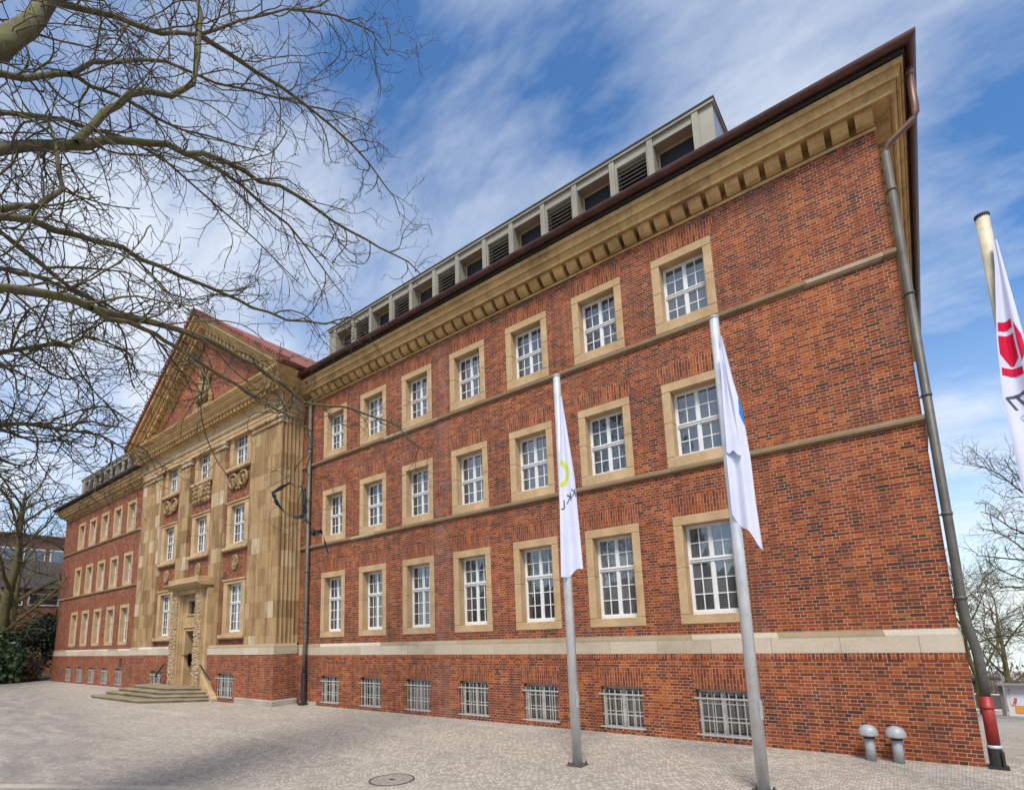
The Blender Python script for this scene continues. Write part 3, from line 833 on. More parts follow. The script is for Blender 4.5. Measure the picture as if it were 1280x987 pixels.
# bays: brick wall with windows
PWX = [PC - 3.86, PC, PC + 3.86]
PF = [(2.88, 5.58, 3.10, 5.34), (7.02, 9.36, 7.28, 9.12), (10.95, 13.08, 11.18, 12.86)]
PSW, POW = 1.02, .66
BAYS = [(-22.60, -20.14), (-18.90, -16.24), (-15.0, -12.44)]
mb = MB()
for bi, (a, b) in enumerate(BAYS):
    holes = []
    for fi, (s0, s1, _, _) in enumerate(PF):
        if fi == 0 and bi == 1: continue
        holes.append((PWX[bi] - PSW + .02, PWX[bi] + PSW - .02, s0 + .02, s1 - .02))
    if bi == 1: holes.append((PC - 1.0, PC + 1.0, ZP0 - .4, 5.35))
    wall_grid(mb, a, b, ZP0 - .4, 13.2, WY, holes, .3)
mb.build('wall', M['brick'], B)
def pav_window(fl, x):
    s0, s1, o0, o1 = PF[fl]
    f, p = window_frame(POW - .005, o0, o1, .40 if fl == 0 else .47, 2, 3 if fl == 0 else 2, y=WY + .15)
    w_ = f.build('window', M['white'], B); p.build('pane', M['glass'], w_, fix=False)
    mb_ = surround(s0, s1, o0, o1, PSW, POW, WY - .05, WY + .22)
    mb_.box(-PSW - .16, PSW + .16, WY - .17, WY - .052, s0 - .05, s0 + .10)        # projecting sill
    mb_.box(-PSW - .12, PSW + .12, WY - .12, WY - .052, s0 - .10, s0 - .052)
    mb_.box(-PSW - .05, PSW + .05, WY - .10, WY - .052, s1 - .08, s1)             # little hood
    mb_.build('surround', M['pav'], w_, bevel=.012)
    w_.location = (x, 0, 0)
for fi in range(3):
    for bi in range(3):
        if fi == 0 and bi == 1: continue
        pav_window(fi, PWX[bi])
# brick plinth, stone base course, band
PQ = [(PX1 + .08, .0), (PX1 + .08, PY - .1), (PX0 - .08, PY - .1), (PX0 - .08, .0)]
mb = MB()
ph = [(PWX[2] - .72, PWX[2] + .72, .16, 1.24), (PWX[0] - .72, PWX[0] + .72, .16, 1.24), (PC - 1.55, PC + 1.55, -.3, BZ0)]
wall_grid(mb, PX0 - .08, PX1 + .08, -.3, BZ0, PY - .1, ph, .4)
for X in (PX1 + .08, PX0 - .08): mb.quad((X, PY - .1, -.3), (X, 0, -.3), (X, 0, BZ0), (X, PY - .1, BZ0))
mb.quad((PX0 - .08, PY - .1, BZ0), (PX1 + .08, PY - .1, BZ0), (PX1 + .08, .1, BZ0), (PX0 - .08, .1, BZ0))
mb.build('plinth', M['brick_base'], B)
for pth in ([(PX0 - .08, 0), (PX0 - .08, PY - .1), (PC - 1.56, PY - .1)], [(PC + 1.56, PY - .1), (PX1 + .08, PY - .1), (PX1 + .08, -.12)]):
    sweep_part('stone_band', pth, [(-.2, BZ0 + .002), (.01, BZ0 + .002), (.01, BZ0 + .30), (-.2, BZ0 + .30)], M['band'])
    sweep_part('stone_band_cap', pth, [(-.2, BZ0 + .303), (.008, BZ0 + .303), (-.005, BZ0 + .35), (-.07, BZ1), (-.2, BZ1)], M['band_cap'])
sweep_part('base_course', [(PWX[2] + .95, PY - .1), (PX1 + .08, PY - .1), (PX1 + .08, -.12)], [(-.1, -.2), (.045, -.2), (.045, .22), (.02, .255), (-.1, .255)], M['base_stone'])
sweep_part('base_course', [(PX1 + .3, -.06), (PX1 + 1.45, -.06)], [(-.05, -.2), (.03, -.2), (.03, .13), (-.05, .14)], M['base_stone'])
for x in (PWX[0], PWX[2]):
    c = dup(BASEW, B, (x, PY - .04, .06)); c.scale = (1.25, 1, 1)
    dup(BASEA, B, (x, PY - .04, .062)).scale = (1.25, 1, 1)
# entablature: architrave, frieze, cornice
PATH_P = [(PX0, -.02), (PX0, PY), (PX1, PY), (PX1, -.02)]
sweep_part('architrave', PATH_P, [(-.3, 12.552), (.03, 12.552), (.03, 12.72), (.055, 12.74), (.055, 12.90), (.085, 12.93), (.13, 13.0), (.13, 13.06), (.03, 13.08), (-.3, 13.08)], M['pav'])
sweep_part('frieze', PATH_P, [(-.3, 13.082), (.028, 13.082), (.028, 13.56), (-.3, 13.56)], M['pav'])
PCORN = [(-.3, 13.562), (.06, 13.562), (.10, 13.60), (.12, 13.68), (.12, 13.80), (.42, 13.80), (.46, 13.84), (.46, 13.95), (.50, 13.97), (.60, 14.08), (.62, 14.10), (.62, 14.19), (.66, 14.21), (.78, 14.34), (.80, 14.42), (-.3, 14.47)]
mb = MB(); mb.sweep(PATH_P, PCORN); x = PX0 - .30
while x < PX1 + .1:
    mb.box(x, x + .20, PY - .36, PY - .10, 13.62, 13.797); x += .345
y = PY - .05
while y < -.3:
    mb.box(PX1 + .10, PX1 + .36, y + .1, y + .3, 13.62, 13.797); y += .345
mb.build('cornice', M['cornice'], B)
# pediment: raking cornice > tympanum, tile_edge, crest
AZ = 20.42; HX = PX1 + .95 - PC; EZ = 14.62
SL = (AZ - EZ) / HX
def chevron(mb, d0, d1, y0, y1, hx=HX):
    """band under the gable line between vertical offsets d0 and d1 below it"""
    top, bot = AZ - d0, AZ - d1
    for sg in (-1, 1):
        zt, zb_ = top - SL * hx, bot - SL * hx
        zmin = 14.472
        def cut(zap):          # x where the line meets zmin
            return min(hx, (zap - zmin) / SL)
        xt, xb = cut(top), cut(bot)
        pts = [(PC, y0, bot), (PC + sg * xb, y0, max(zmin, bot - SL * xb))]
        if xt > xb + .001: pts.append((PC + sg * xt, y0, max(zmin, top - SL * xt)))
        pts.append((PC, y0, top))
        mb.prism(pts, (0, y1 - y0, 0))
pd = MB()
chevron(pd, .10, .34, PY - .80, PY + .2)
chevron(pd, .362, .58, PY - .64, PY + .2, HX - .1)
chevron(pd, .582, .80, PY - .50, PY + .2, HX - .2)
chevron(pd, .802, 1.22, PY - .12, PY + .2, HX - .3)
chevron(pd, 1.222, 1.34, PY - .05, PY + .2, HX - .4)
for sg in (-1, 1):              # modillions under the raking corona
    q = .55
    while q < HX - 1.6:
        xa, xb = PC + sg * q, PC + sg * (q + .26); za, zb_ = AZ - .80 - SL * q - .003, AZ - .80 - SL * (q + .26) - .003
        pd.prism([(xa, PY - .42, za), (xb, PY - .42, zb_), (xb, PY - .42, zb_ - .26), (xa, PY - .42, za - .26)], (0, .29, 0)); q += .415
ped = pd.build('pediment', M['cornice'], B)
ty = MB(); ty.poly([(PC, PY + .02, AZ - 1.3), (PC + (AZ - 1.3 - 14.40) / SL, PY + .02, 14.40), (PC - (AZ - 1.3 - 14.40) / SL, PY + .02, 14.40)])
ty.build('tympanum', M['brick_tymp'], ped, fix=False)
te = MB(); chevron(te, -.06, .097, PY - .90, PY - .3, HX + .08)
for sg in (-1, 1):
    q = .1
    while q < HX + .05:
        xa = PC + sg * q; za = AZ + .06 - SL * q
        te.tube([(xa, PY - .93, za + .01), (xa, PY - .3, za + .01)], .075, 8); q += .21
te.build('tile_edge', M['tile'], ped)
# carved crest in the tympanum
rc = random.Random(8); cm = MB(); yc = PY - .02
cm.prism([(PC - .55, yc - .16, 16.0), (PC - .62, yc - .16, 17.2), (PC, yc - .2, 17.35), (PC + .62, yc - .16, 17.2), (PC + .55, yc - .16, 16.0), (PC, yc - .2, 15.45)], (0, .2, 0))
cm.blob((PC, yc - .14, 17.62), (.42, .18, .34), 10, .3, rc); cm.box(PC - 1.25, PC + 1.25, yc - .2, yc + .05, 14.9, 15.2)
for sg in (-1, 1):
    for i in range(18):
        t = i / 17; cm.blob((PC + sg * (.62 + .18 * sin(t * 7) + .45 * (1 - t) ** 2), yc - .06, 15.25 + 2.1 * t), (.15, .12, .14), 8, .5, rc)
cm.blob((PC, yc - .17, 16.5), (.3, .14, .5), 10, .4, rc)
crest = cm.build('crest', M['carved'], ped); crest.matrix_basis = Matrix.Translation((PC, 0, 14.9)) @ Matrix.Diagonal((.78, 1, .80, 1)) @ Matrix.Translation((-PC, 0, -14.9))
# gable roof running back
mb = MB(); hx = HX + .1; za = AZ + .02; ze = za - SL * hx
for sg in (-1, 1): mb.prism([(PC, PY - .72, za), (PC + sg * hx, PY - .72, ze), (PC + sg * hx, PY - .72, ze - .06), (PC, PY - .72, za - .06)], (0, 12, 0))
mb.build('roof', M['tile'], B)
# side gutter and red hopper
mb = MB(); mb.tube([(PX1 + .92, PY - .6, 14.52), (PX1 + .92, -.4, 14.52)], .085, 10); mb.lathe([(.05, -.5), (.06, -.2), (.12, -.05), (.12, .05), (.0, .05)], (PX1 + .95, -.55, 14.35), 10)
mb.build('hopper', M['copper_red'], B, smooth=True)

# relief panels and medallions in the bays
def wreath(mb, cx, z, y, r, rn):
    mb.ring((cx, y, z), r, .06, 20, 6)
    for i in range(22):
        t = 2 * pi * i / 22; mb.blob((cx + r * cos(t), y - .045, z + r * sin(t)), (.05, .045, .05), 6, .4, rn)
    for i in range(6): mb.blob((cx + rn.uniform(-.12, .12), y, z + rn.uniform(-.14, .14)), (.07, .06, .09), 6, .5, rn)
rn = random.Random(4)
for bi, x in enumerate(PWX):
    mb = MB(); z = 10.36; y = WY - .08
    if bi != 1:
        for sg in (-1, 1): wreath(mb, x + sg * .50, z, y, .34, rn)
        for i in range(8): mb.blob((x + rn.uniform(-.06, .06), y, z - .3 + .07 * i), (.07, .06, .07), 6, .5, rn)
        for i in range(7): mb.blob((x + rn.uniform(-.3, .3), y + .02, z - .38 + rn.uniform(-.05, .03)), (.09, .05, .06), 6, .5, rn)
    else:
        mb.box(x - .95, x + .95, y + .02, y + .1, z - .48, z + .45)
        for i in range(11):
            for j in range(4):
                mb.blob((x - .9 + i * .18, y - .01, z - .36 + j * .25 + .06 * (i % 2)), (.10, .08, .10), 6, .6, rn)
        mb.blob((x, y - .06, z), (.22, .1, .42), 8, .3, rn)
    mb.build('relief_panel', M['carved'], B, smooth=False)
    mb = MB(); z = 6.36; xx = x - .05
    mb.ring((xx, WY - .03, z), .27, .055, 20, 6, .9, 1.15); mb.lathe([(.0, -.03), (.23, -.03), (.24, .02)], (xx, WY - .02, z), 20, 'y')
    for i in range(9): mb.blob((xx + rn.uniform(-.1, .1), WY - .06, z + rn.uniform(-.18, .18)), (.08, .05, .09), 6, .5, rn)
    mb.build('medallion', M['carved'], B)

# portal > door, transom_grille, carved_strip, canopy
PO = PC + .10; PYF = -1.50; ZF = .60
mb = MB(); xa, xb = PO - 1.66, PO + 1.66
for sg in (-1, 1):
    o0, o1 = (PO - 1.66, PO - 1.05) if sg < 0 else (PO + 1.05, PO + 1.66)
    mb.box(o0, o1, PYF, WY + .25, ZF - .6, 5.32)
    for i, (w0, w1, yy) in enumerate(((1.05, .98, PYF + .10), (.98, .92, PYF + .20), (.92, .86, PYF + .30))):
        q0, q1 = (PO - w0, PO - w1) if sg < 0 else (PO + w1, PO + w0)
        mb.box(q0, q1, yy, WY + .25, ZF - .1, 5.10)
    e0, e1 = (PO - 1.9, PO - 1.66) if sg < 0 else (PO + 1.66, PO + 1.9)      # plain side margin
    mb.box(e0 + (.002 if sg > 0 else 0), e1 - (.002 if sg < 0 else 0), PYF + .18, WY + .25, ZF - .6, 5.30)
iy = PYF + .34
mb.box(PO - 1.05, PO + 1.05, PYF + .05, WY + .25, 5.102, 5.32)
# inner wall with door opening and transom opening
wall_grid(mb, PO - .86, PO + .86, ZF - .1, 5.10, iy, [(PO - .70, PO + .70, ZF - .05, 3.27), (PO - .50, PO + .50, 4.10, 4.76)], .95)
mb.box(PO - .86, PO + .86, iy - .06, iy - .003, 3.42, 3.50); mb.box(PO - .62, PO + .62, iy - .05, iy - .003, 4.02, 4.098)
mb.box(PO - .62, PO + .62, iy - .05, iy - .003, 4.765, 4.85)
por = mb.build('portal', M['pav'], B, bevel=.01)
mb = MB(); dy = iy + .80
mb.box(PO - .70, PO + .70, dy, dy + .08, ZF, 3.27)
for i in range(2):
    for j in range(3): mb.box(PO - .60 + i * .64, PO - .04 + i * .64, dy - .03, dy - .003, ZF + .15 + j * .84, ZF + .85 + j * .84)
dr = mb.build('door', M['door'], por); h = MB(); h.tube([(PO + .08, dy - .09, 1.5), (PO + .08, dy - .09, 1.9)], .02, 8); h.build('handle', M['steel'], dr) if False else h.build('door_handle', M['steel'], por)
mb = MB(); mb.box(PO - .5, PO + .5, iy + .30, iy + .32, 4.10, 4.76); mb.build('transom_pane', M['glass'], por)
mb = MB()
for i in range(7): mb.tube([(PO - .45 + i * .15, iy + .16, 4.10), (PO - .45 + i * .15, iy + .16, 4.76)], .014, 6)
for i in range(3): mb.box(PO - .5, PO + .5, iy + .135, iy + .145, 4.22 + i * .2, 4.245 + i * .2)
mb.ring((PO, iy + .15, 4.43), .2, .02, 16, 5); mb.build('transom_grille', M['black'], por)
mb = MB(); mb.box(PO - .69, PO - .66, iy + .18, iy + .48, 1.55, 2.15); mb.build('intercom_plate', M['black'], por)
for sg in (-1, 1):
    rn2 = random.Random(20 + sg); mb = MB(); xc = PO + sg * 1.355; z = ZF + .1
    while z < 5.2:
        for i in range(4):
            mb.blob((xc + (i - 1.5) * .15 + rn2.uniform(-.04, .04), PYF + .004, z + rn2.uniform(-.04, .04)), (.075, .055, .062), 6, .6, rn2)
        z += .095
    mb.build('carved_strip', M['lace'], por)
rn2 = random.Random(33); mb = MB()
for i in range(11): mb.blob((PO - .75 + i * .15, iy - .02, 4.97), (.07, .05, .06), 6, .6, rn2)
mb.build('carved_strip', M['lace'], por)
mb = MB(); cx0, cx1 = PO - 1.95, PO + 1.95
mb.box(cx0 + .12, cx1 - .12, PYF - .10, WY + .2, 5.322, 5.42)
x = cx0 + .16
while x < cx1 - .2: mb.box(x, x + .09, PYF - .17, PYF - .102, 5.33, 5.418); x += .16
mb.prism([(cx0, PYF - .30, 5.50), (cx0, PYF - .20, 5.422), (cx0, WY + .2, 5.422), (cx0, WY + .2, 5.62), (cx0, PYF - .36, 5.62), (cx0, PYF - .36, 5.56)], (cx1 - cx0, 0, 0))
mb.box(cx0 + .25, cx1 - .25, PYF - .22, WY + .2, 5.622, 5.86); mb.build('canopy', M['pav'], por, bevel=.01)

# entrance steps
mb = MB()
ST = [(0.0, .15, [(-23.5, -3.5), (-17.25, -3.42), (-14.45, -1.42)]), (.15, .30, [(-23.1, -2.98), (-16.9, -2.86), (-14.55, -1.45)]),
      (.30, .45, [(-22.5, -2.58), (-17.0, -2.62), (-14.85, -1.48)]), (.45, .60, [(-21.7, -2.2), (-17.4, -2.30), (-15.4, -1.48)])]
for z0, z1, pl in ST:
    pts = [(pl[0][0], -1.12)] + pl + [(pl[2][0], -1.12)]
    def ins(p, d=.04): return [(pts[0][0] + d, pts[0][1]), (pts[1][0] + d, pts[1][1] + d), (pts[2][0] - d * .4, pts[2][1] + d), (pts[3][0] - d, pts[3][1] + d * .6), (pts[4][0] - d, pts[4][1])]
    mb.prism([(x, y, z0 - .01) for x, y in ins(pts)], (0, 0, z1 - z0 - .052))
    mb.prism([(x, y, z1 - .06) for x, y in pts], (0, 0, .06))
mb.build('entrance_steps', M['step'], B, bevel=.008)
mb = MB(); mb.prism([(PO + 1.92, -1.48, -.05), (PO + 3.15, -1.48, -.05), (PO + 3.15, -1.48, .12), (PO + 2.15, -1.48, 1.05), (PO + 1.92, -1.48, 1.25)], (0, .27, 0))
mb.build('step_cheek', M['pav'], B)
for sg in (-1, 1):
    mb = MB(); x0 = PO + sg * 1.95; x1 = PO + sg * 3.0
    mb.tube([(x0, -1.52, 1.62), (x0 + sg * .12, -1.56, 1.62), (x1, -1.56, 1.02), (x1 + sg * .06, -1.50, .98)], .04, 8)
    mb.build('handrail', M['black'], B)

# ---- downpipes
mb = MB()
mb.tube([(12.585, -.10, 14.20), (12.585, -.10, 13.22), (12.575, -.10, 13.08), (12.52, -.10, 12.96), (12.42, -.10, 12.88), (12.10, -.075, 12.70), (12.02, -.07, 12.64), (11.99, -.07, 12.55), (11.985, -.07, 12.45)], .070, 14)
mb.lathe([(.075, .0), (.088, .02), (.090, .10), (.075, .12)], (12.585, -.10, 13.95), 14)
dp = mb.build('downpipe', M['copper_red'], B, smooth=True)
mb = MB(); mb.tube([(11.985, -.07, 12.50), (11.985, -.07, 2.75), (12.0, -.07, 2.52), (12.07, -.07, 2.05), (12.085, -.07, 1.75), (12.085, -.07, 1.22)], .078, 12)
for z in (11.6, 9.2, 7.0, 4.6, 3.0):
    mb.lathe([(.079, -.03), (.090, -.03), (.090, .03), (.079, .03)], (11.985, -.07, z), 12); mb.box(11.87, 11.95, -.02, .02, z - .012, z + .012)
mb.build('pipe_shaft', M['zinc'], dp, smooth=True)
mb = MB(); mb.tube([(12.085, -.07, 1.235), (12.085, -.07, .36)], .092, 14); mb.lathe([(.093, 0), (.106, .01), (.106, .04), (.093, .05)], (12.085, -.07, 1.02), 14); mb.build('red_sleeve', M['redpaint'], dp, smooth=True)
mb = MB(); mb.lathe([(.094, .40), (.104, .395), (.104, .35), (.094, .345)], (12.085, -.07, 0), 14); mb.build('pipe_clip', M['steel'], dp, smooth=True)
mb = MB(); mb.tube([(12.085, -.07, .345), (12.085, -.07, -.06)], .10, 12); mb.box(11.97, 12.24, -.18, .05, -.1, .05); mb.box(12.16, 12.20, -.17, .03, .05, .30); mb.build('pipe_foot', M['black'], dp)
mb = MB(); mb.tube([(-9.16, -.14, 13.3), (-9.16, -.14, 2.7), (-9.10, -.20, 2.2), (-9.10, -.20, 1.25)], .085, 10)
for z in (11, 8.6, 5.5, 3.4): mb.lathe([(.086, -.03), (.1, -.03), (.1, .03), (.086, .03)], (-9.16, -.14, z), 10)
d2 = mb.build('downpipe', M['zinc'], B, smooth=True)
mb = MB(); mb.tube([(-9.10, -.20, 1.3), (-9.10, -.20, -.05)], .115, 10); mb.box(-9.26, -8.94, -.36, -.05, -.1, .10); mb.build('pipe_foot', M['black'], d2)
mb = MB(); mb.box(-31.4 + .9, -31.4 + 1.3, -.10, -.062, 1.35, 1.85) ; mb.build('wall_plaque', M['slate'], B)

# ------------------------------------------------------------------ flagpoles and flags
def flagpole(x, y, h, r, mat, label, capmat, hatch=True):
    t = empty('flagpole', (x, y, 0)); tag(t, label, 'flagpole', 'flagpoles in front of the building')
    mb = MB(); mb.tube([(0, 0, .03), (0, 0, h * .5), (0, 0, h)], [r, r * .93, r * .80], 20); mb.build('pole', mat, t, smooth=True)
    mb = MB(); mb.lathe([(0, .035), (r * .88, .03), (r * .92, .0), (r * .80, -.012), (r * .80, -.03)], (0, 0, h), 20); mb.build('pole_cap', capmat, t, smooth=True)
    mb = MB(); mb.box(-.16, .16, -.16, .16, -.02, .028)
    for sx in (-1, 1):
        for sy in (-1, 1): mb.lathe([(.022, .0), (.022, .05), (0, .052)], (sx * .125, sy * .125, .026), 8)
    mb.build('base_plate', M['iron'], t, bevel=.004)
    mb = MB(); a = radians(-22); c_, s_ = cos(a), sin(a)
    mb.box(-.035, .035, -.012, .012, -.15, .15); o_ = mb.build('service_hatch', M['galv'], t, bevel=.004)
    o_.location = (cos(a) * (r + .002), sin(a) * (r + .002), 1.27); o_.rotation_euler = (0, 0, a + pi / 2)
    return t
FPA, FPB, FPC = (5.63, -3.53), (9.06, -3.62), (12.75, -3.70)
flagpole(*FPA, 8.22, .098, M['steel'], 'silver flagpole with the lime ring flag, farthest from the building corner', M['galv'])
flagpole(*FPB, 8.18, .098, M['steel'], 'silver flagpole with the blue dot flag, between the two other flagpoles', M['galv'])
flagpole(*FPC, 8.18, .095, M['oldpole'], 'stained cream flagpole with dark cap holding the crimson logo flag', M['eave'])

class Flag:
    def __init__(s, base, zt, zb, left, right, seed, nf=2.2, amp=.055, tilt=0.0, front=.13):
        s.b = Vector((base[0], base[1], 0)); to = Vector((CAM.x - base[0], CAM.y - base[1], 0)).normalized()
        s.n = to; s.e = Vector((-to.y, to.x, 0)); s.zt, s.zb, s.L, s.R = zt, zb, left, right
        s.rd = random.Random(seed); s.ph = s.rd.uniform(0, 6); s.nf = nf; s.amp = amp; s.tilt = tilt; s.front = front
    @staticmethod
    def lerp(tab, t):
        for (a, b), (c, d) in zip(tab, tab[1:]):
            if t <= c: return b + (d - b) * ((t - a) / (c - a))
        return tab[-1][1]
    def pt(s, u, v, off=0.0):
        l, r = s.lerp(s.L, v), s.lerp(s.R, v); w = r - l
        q = l + w * u
        dep = s.front + s.amp * (.35 + .65 * v) * sin(s.ph + u * s.nf * 2 * pi + .7 * sin(v * 3 + s.ph)) + .012 * sin(9 * v + 5 * u)
        zb = s.zb + s.tilt * (u - .5) + .035 * sin(u * 9 + s.ph) * v
        z = s.zt + (zb - s.zt) * v - .10 * sin(pi * u) * (1 - v) * .3
        p = s.b + s.e * q + s.n * (dep + off); return Vector((p.x, p.y, z))
    def cloth(s, name, mat, nu=26, nv=44):
        mb = MB(); pts = {}
        for side, off in ((0, 0.0), (1, -.006)):
            for j in range(nv):
                for i in range(nu):
                    mb.quad(s.pt(i / nu, j / nv, off), s.pt((i + 1) / nu, j / nv, off), s.pt((i + 1) / nu, (j + 1) / nv, off), s.pt(i / nu, (j + 1) / nv, off))
        o_ = mb.build(name, mat, fix=False)
        bm = bmesh.new(); bm.from_mesh(o_.data); bmesh.ops.remove_doubles(bm, verts=bm.verts[:], dist=.0005); bm.to_mesh(o_.data); bm.free()
        o_.data.polygons.foreach_set('use_smooth', [True] * len(o_.data.polygons))
        return o_
    def patch(s, name, quads, mat, parent, n=6):
        """printed shape: list of uv quads laid on the cloth"""
        mb = MB()
        for a, b, c, d in quads:
            for i in range(n):
                for j in range(n):
                    def q(x, y):
                        u = (a[0] * (1 - x) + b[0] * x) * (1 - y) + (d[0] * (1 - x) + c[0] * x) * y
                        v = (a[1] * (1 - x) + b[1] * x) * (1 - y) + (d[1] * (1 - x) + c[1] * x) * y
                        return s.pt(u, v, .004)
                    mb.quad(q(i / n, j / n), q((i + 1) / n, j / n), q((i + 1) / n, (j + 1) / n), q(i / n, (j + 1) / n))
        o_ = mb.build(name, mat, parent, fix=False); return o_
    def stroke(s, pts, w, asp):
        """polyline in uv to quads; asp = metres per v over metres per u"""
        out = []
        for a, b in zip(pts, pts[1:]):
            d = Vector((b[0] - a[0], (b[1] - a[1]) * asp)); d.normalize(); nx, ny = -d.y * w, d.x * w / asp
            out.append(((a[0] + nx, a[1] + ny), (b[0] + nx, b[1] + ny), (b[0] - nx, b[1] - ny), (a[0] - nx, a[1] - ny)))
        return out
def arc_quads(cx, cy, ru0, ru1, asp, a0, a1, n=14):
    out = []
    for i in range(n):
        s0, s1 = a0 + (a1 - a0) * i / n, a0 + (a1 - a0) * (i + 1) / n
        out.append(tuple((cx + r * cos(t), cy + r * sin(t) / asp) for r, t in ((ru0, s0), (ru1, s0), (ru1, s1), (ru0, s1))))
    return out
GF = 'white banner flags hanging limp from the flagpoles'
fa = Flag(FPA, 7.72, 3.80, [(0, .06), (.25, .0), (.5, -.06), (1, -.13)], [(0, .09), (.12, .13), (.5, .27), (1, .33)], 3, nf=1.25, amp=.045, tilt=.22)
o = fa.cloth('flag', M['flag']); tag(o, 'white flag with a lime green ring and mirrored dark letters', 'flag', GF)
asp = 3.92 / .33
fa.patch('printed_ring', arc_quads(.02, .44, .42, .64, 8.2, -1.5, 1.5), M['lime'], o, 2)
for uu, vv in ((.84, .575), (.56, .588)):      # mirrored K K
    lt = fa.stroke([(uu + .10, vv - .022), (uu + .10, vv + .024)], .030, asp)
    lt += fa.stroke([(uu - .12, vv - .024), (uu + .08, vv)], .034, asp); lt += fa.stroke([(uu + .06, vv), (uu - .14, vv + .026)], .034, asp)
    fa.patch('printed_letter', lt, M['ink'], o, 2)
fa.patch('printed_letter', fa.stroke([(.26, .588), (.27, .628), (.20, .640), (.08, .636)], .036, asp), M['ink'], o, 2)
fb = Flag(FPB, 7.78, 4.18, [(0, .07), (.3, .03), (.6, -.03), (1, -.04)], [(0, .10), (.25, .215), (.36, .29), (.6, .34), (.8, .345), (1, .37)], 11, nf=1.5, amp=.05, tilt=-.62)
o = fb.cloth('flag', M['flag']); tag(o, 'white flag with part of a blue disc at its edge, folded over itself', 'flag', GF)
fb.patch('printed_disc', arc_quads(1.12, .375, .01, .46, 8.6, pi * .5, pi * 1.5, 14) if False else [((.998, .315), (.998, .345), (.86, .345), (.93, .325)), ((.998, .345), (.998, .405), (.80, .40), (.86, .345)), ((.998, .405), (.998, .445), (.93, .435), (.80, .40))], M['blue'], o, 4)
fb2 = Flag(FPB, 7.5, 5.55, [(0, .03), (1, -.02)], [(0, .05), (1, .20)], 5, nf=.8, amp=.02, tilt=-.1, front=.20)
o2 = fb2.cloth('flag_fold', M['flag'], 10, 24); o2.parent = o
fc = Flag(FPC, 7.72, 3.50, [(0, .06), (.1, .03), (.35, -.09), (.55, -.14), (1, -.12)], [(0, .10), (.35, .17), (.6, .26), (1, .36)], 8, nf=1.25, amp=.05, tilt=-.3)
o = fc.cloth('flag', M['flag']); tag(o, 'white flag with a split crimson hexagon logo and grey letters', 'flag', GF)
fc.patch('printed_logo', [((.06, .290), (.62, .272), (.62, .302), (.06, .320)), ((.06, .335), (.62, .322), (.62, .405), (.06, .398)), ((.06, .398), (.62, .405), (.42, .432), (.34, .432)),
    ((.06, .445), (.66, .436), (.66, .462), (.06, .472)), ((.70, .285), (.92, .33), (.92, .385), (.70, .42))], M['crimson'], o, 4)
lt = fc.stroke([(.66, .512), (.10, .550)], .045, 12) + fc.stroke([(.34, .535), (.60, .572)], .045, 12) + fc.stroke([(.10, .550), (.28, .582)], .045, 12)
fc.patch('printed_letter', lt, M['ink'], o, 3)
lt = fc.stroke([(.72, .462), (.98, .50)], .045, 12) + fc.stroke([(.98, .465), (.72, .495)], .04, 12)
fc.patch('printed_letter', lt, M['ink'], o, 3)
fc.patch('printed_letter', arc_quads(.45, .605, .09, .14, 10, -.6, 4.6, 8), M['inkpale'], o, 1)

# ------------------------------------------------------------------ vent cowls and manhole
for (x, y, lab) in ((10.27, -.40, 'grey mushroom vent cowl at the wall base, the one nearer the flagpoles'), (10.70, -.38, 'grey mushroom vent cowl at the wall base, the one nearer the red pipe')):
    t = empty('vent_cowl', (x, y, 0)); tag(t, lab, 'vent', 'mushroom vents beside the wall')
    mb = MB(); mb.tube([(0, 0, -.03), (0, 0, .50)], .085, 18); mb.build('pipe', M['galv'], t, smooth=True)
    mb = MB(); mb.lathe([(.0, .665), (.05, .66), (.105, .635), (.145, .59), (.163, .545), (.168, .49), (.168, .465), (.155, .462), (.09, .47)], (0, 0, 0), 24); mb.build('cap', M['galv'], t, smooth=True)
    mb = MB(); mb.lathe([(.088, .41), (.097, .41), (.097, .465), (.088, .465)], (0, 0, 0), 18); mb.build('neck_band', M['black'], t)
t = empty('manhole_cover', (3.22, -6.23, 0)); tag(t, 'round manhole cover with iron rim and filled centre set in the setts', 'manhole cover')
mb = MB(); mb.lathe([(.395, -.05), (.395, .010), (.42, .010), (.43, .002), (.43, -.05)], (0, 0, 0), 40); mb.build('rim', M['iron'], t)
mb = MB(); mb.lathe([(.0, .008), (.383, .008), (.388, -.03)], (0, 0, 0), 40); mb.build('lid', M['cement'], t)
mb = MB(); mb.box(-.06, .06, -.035, .035, -.01, .011); mb.build('lifting_plate', M['black'], t)

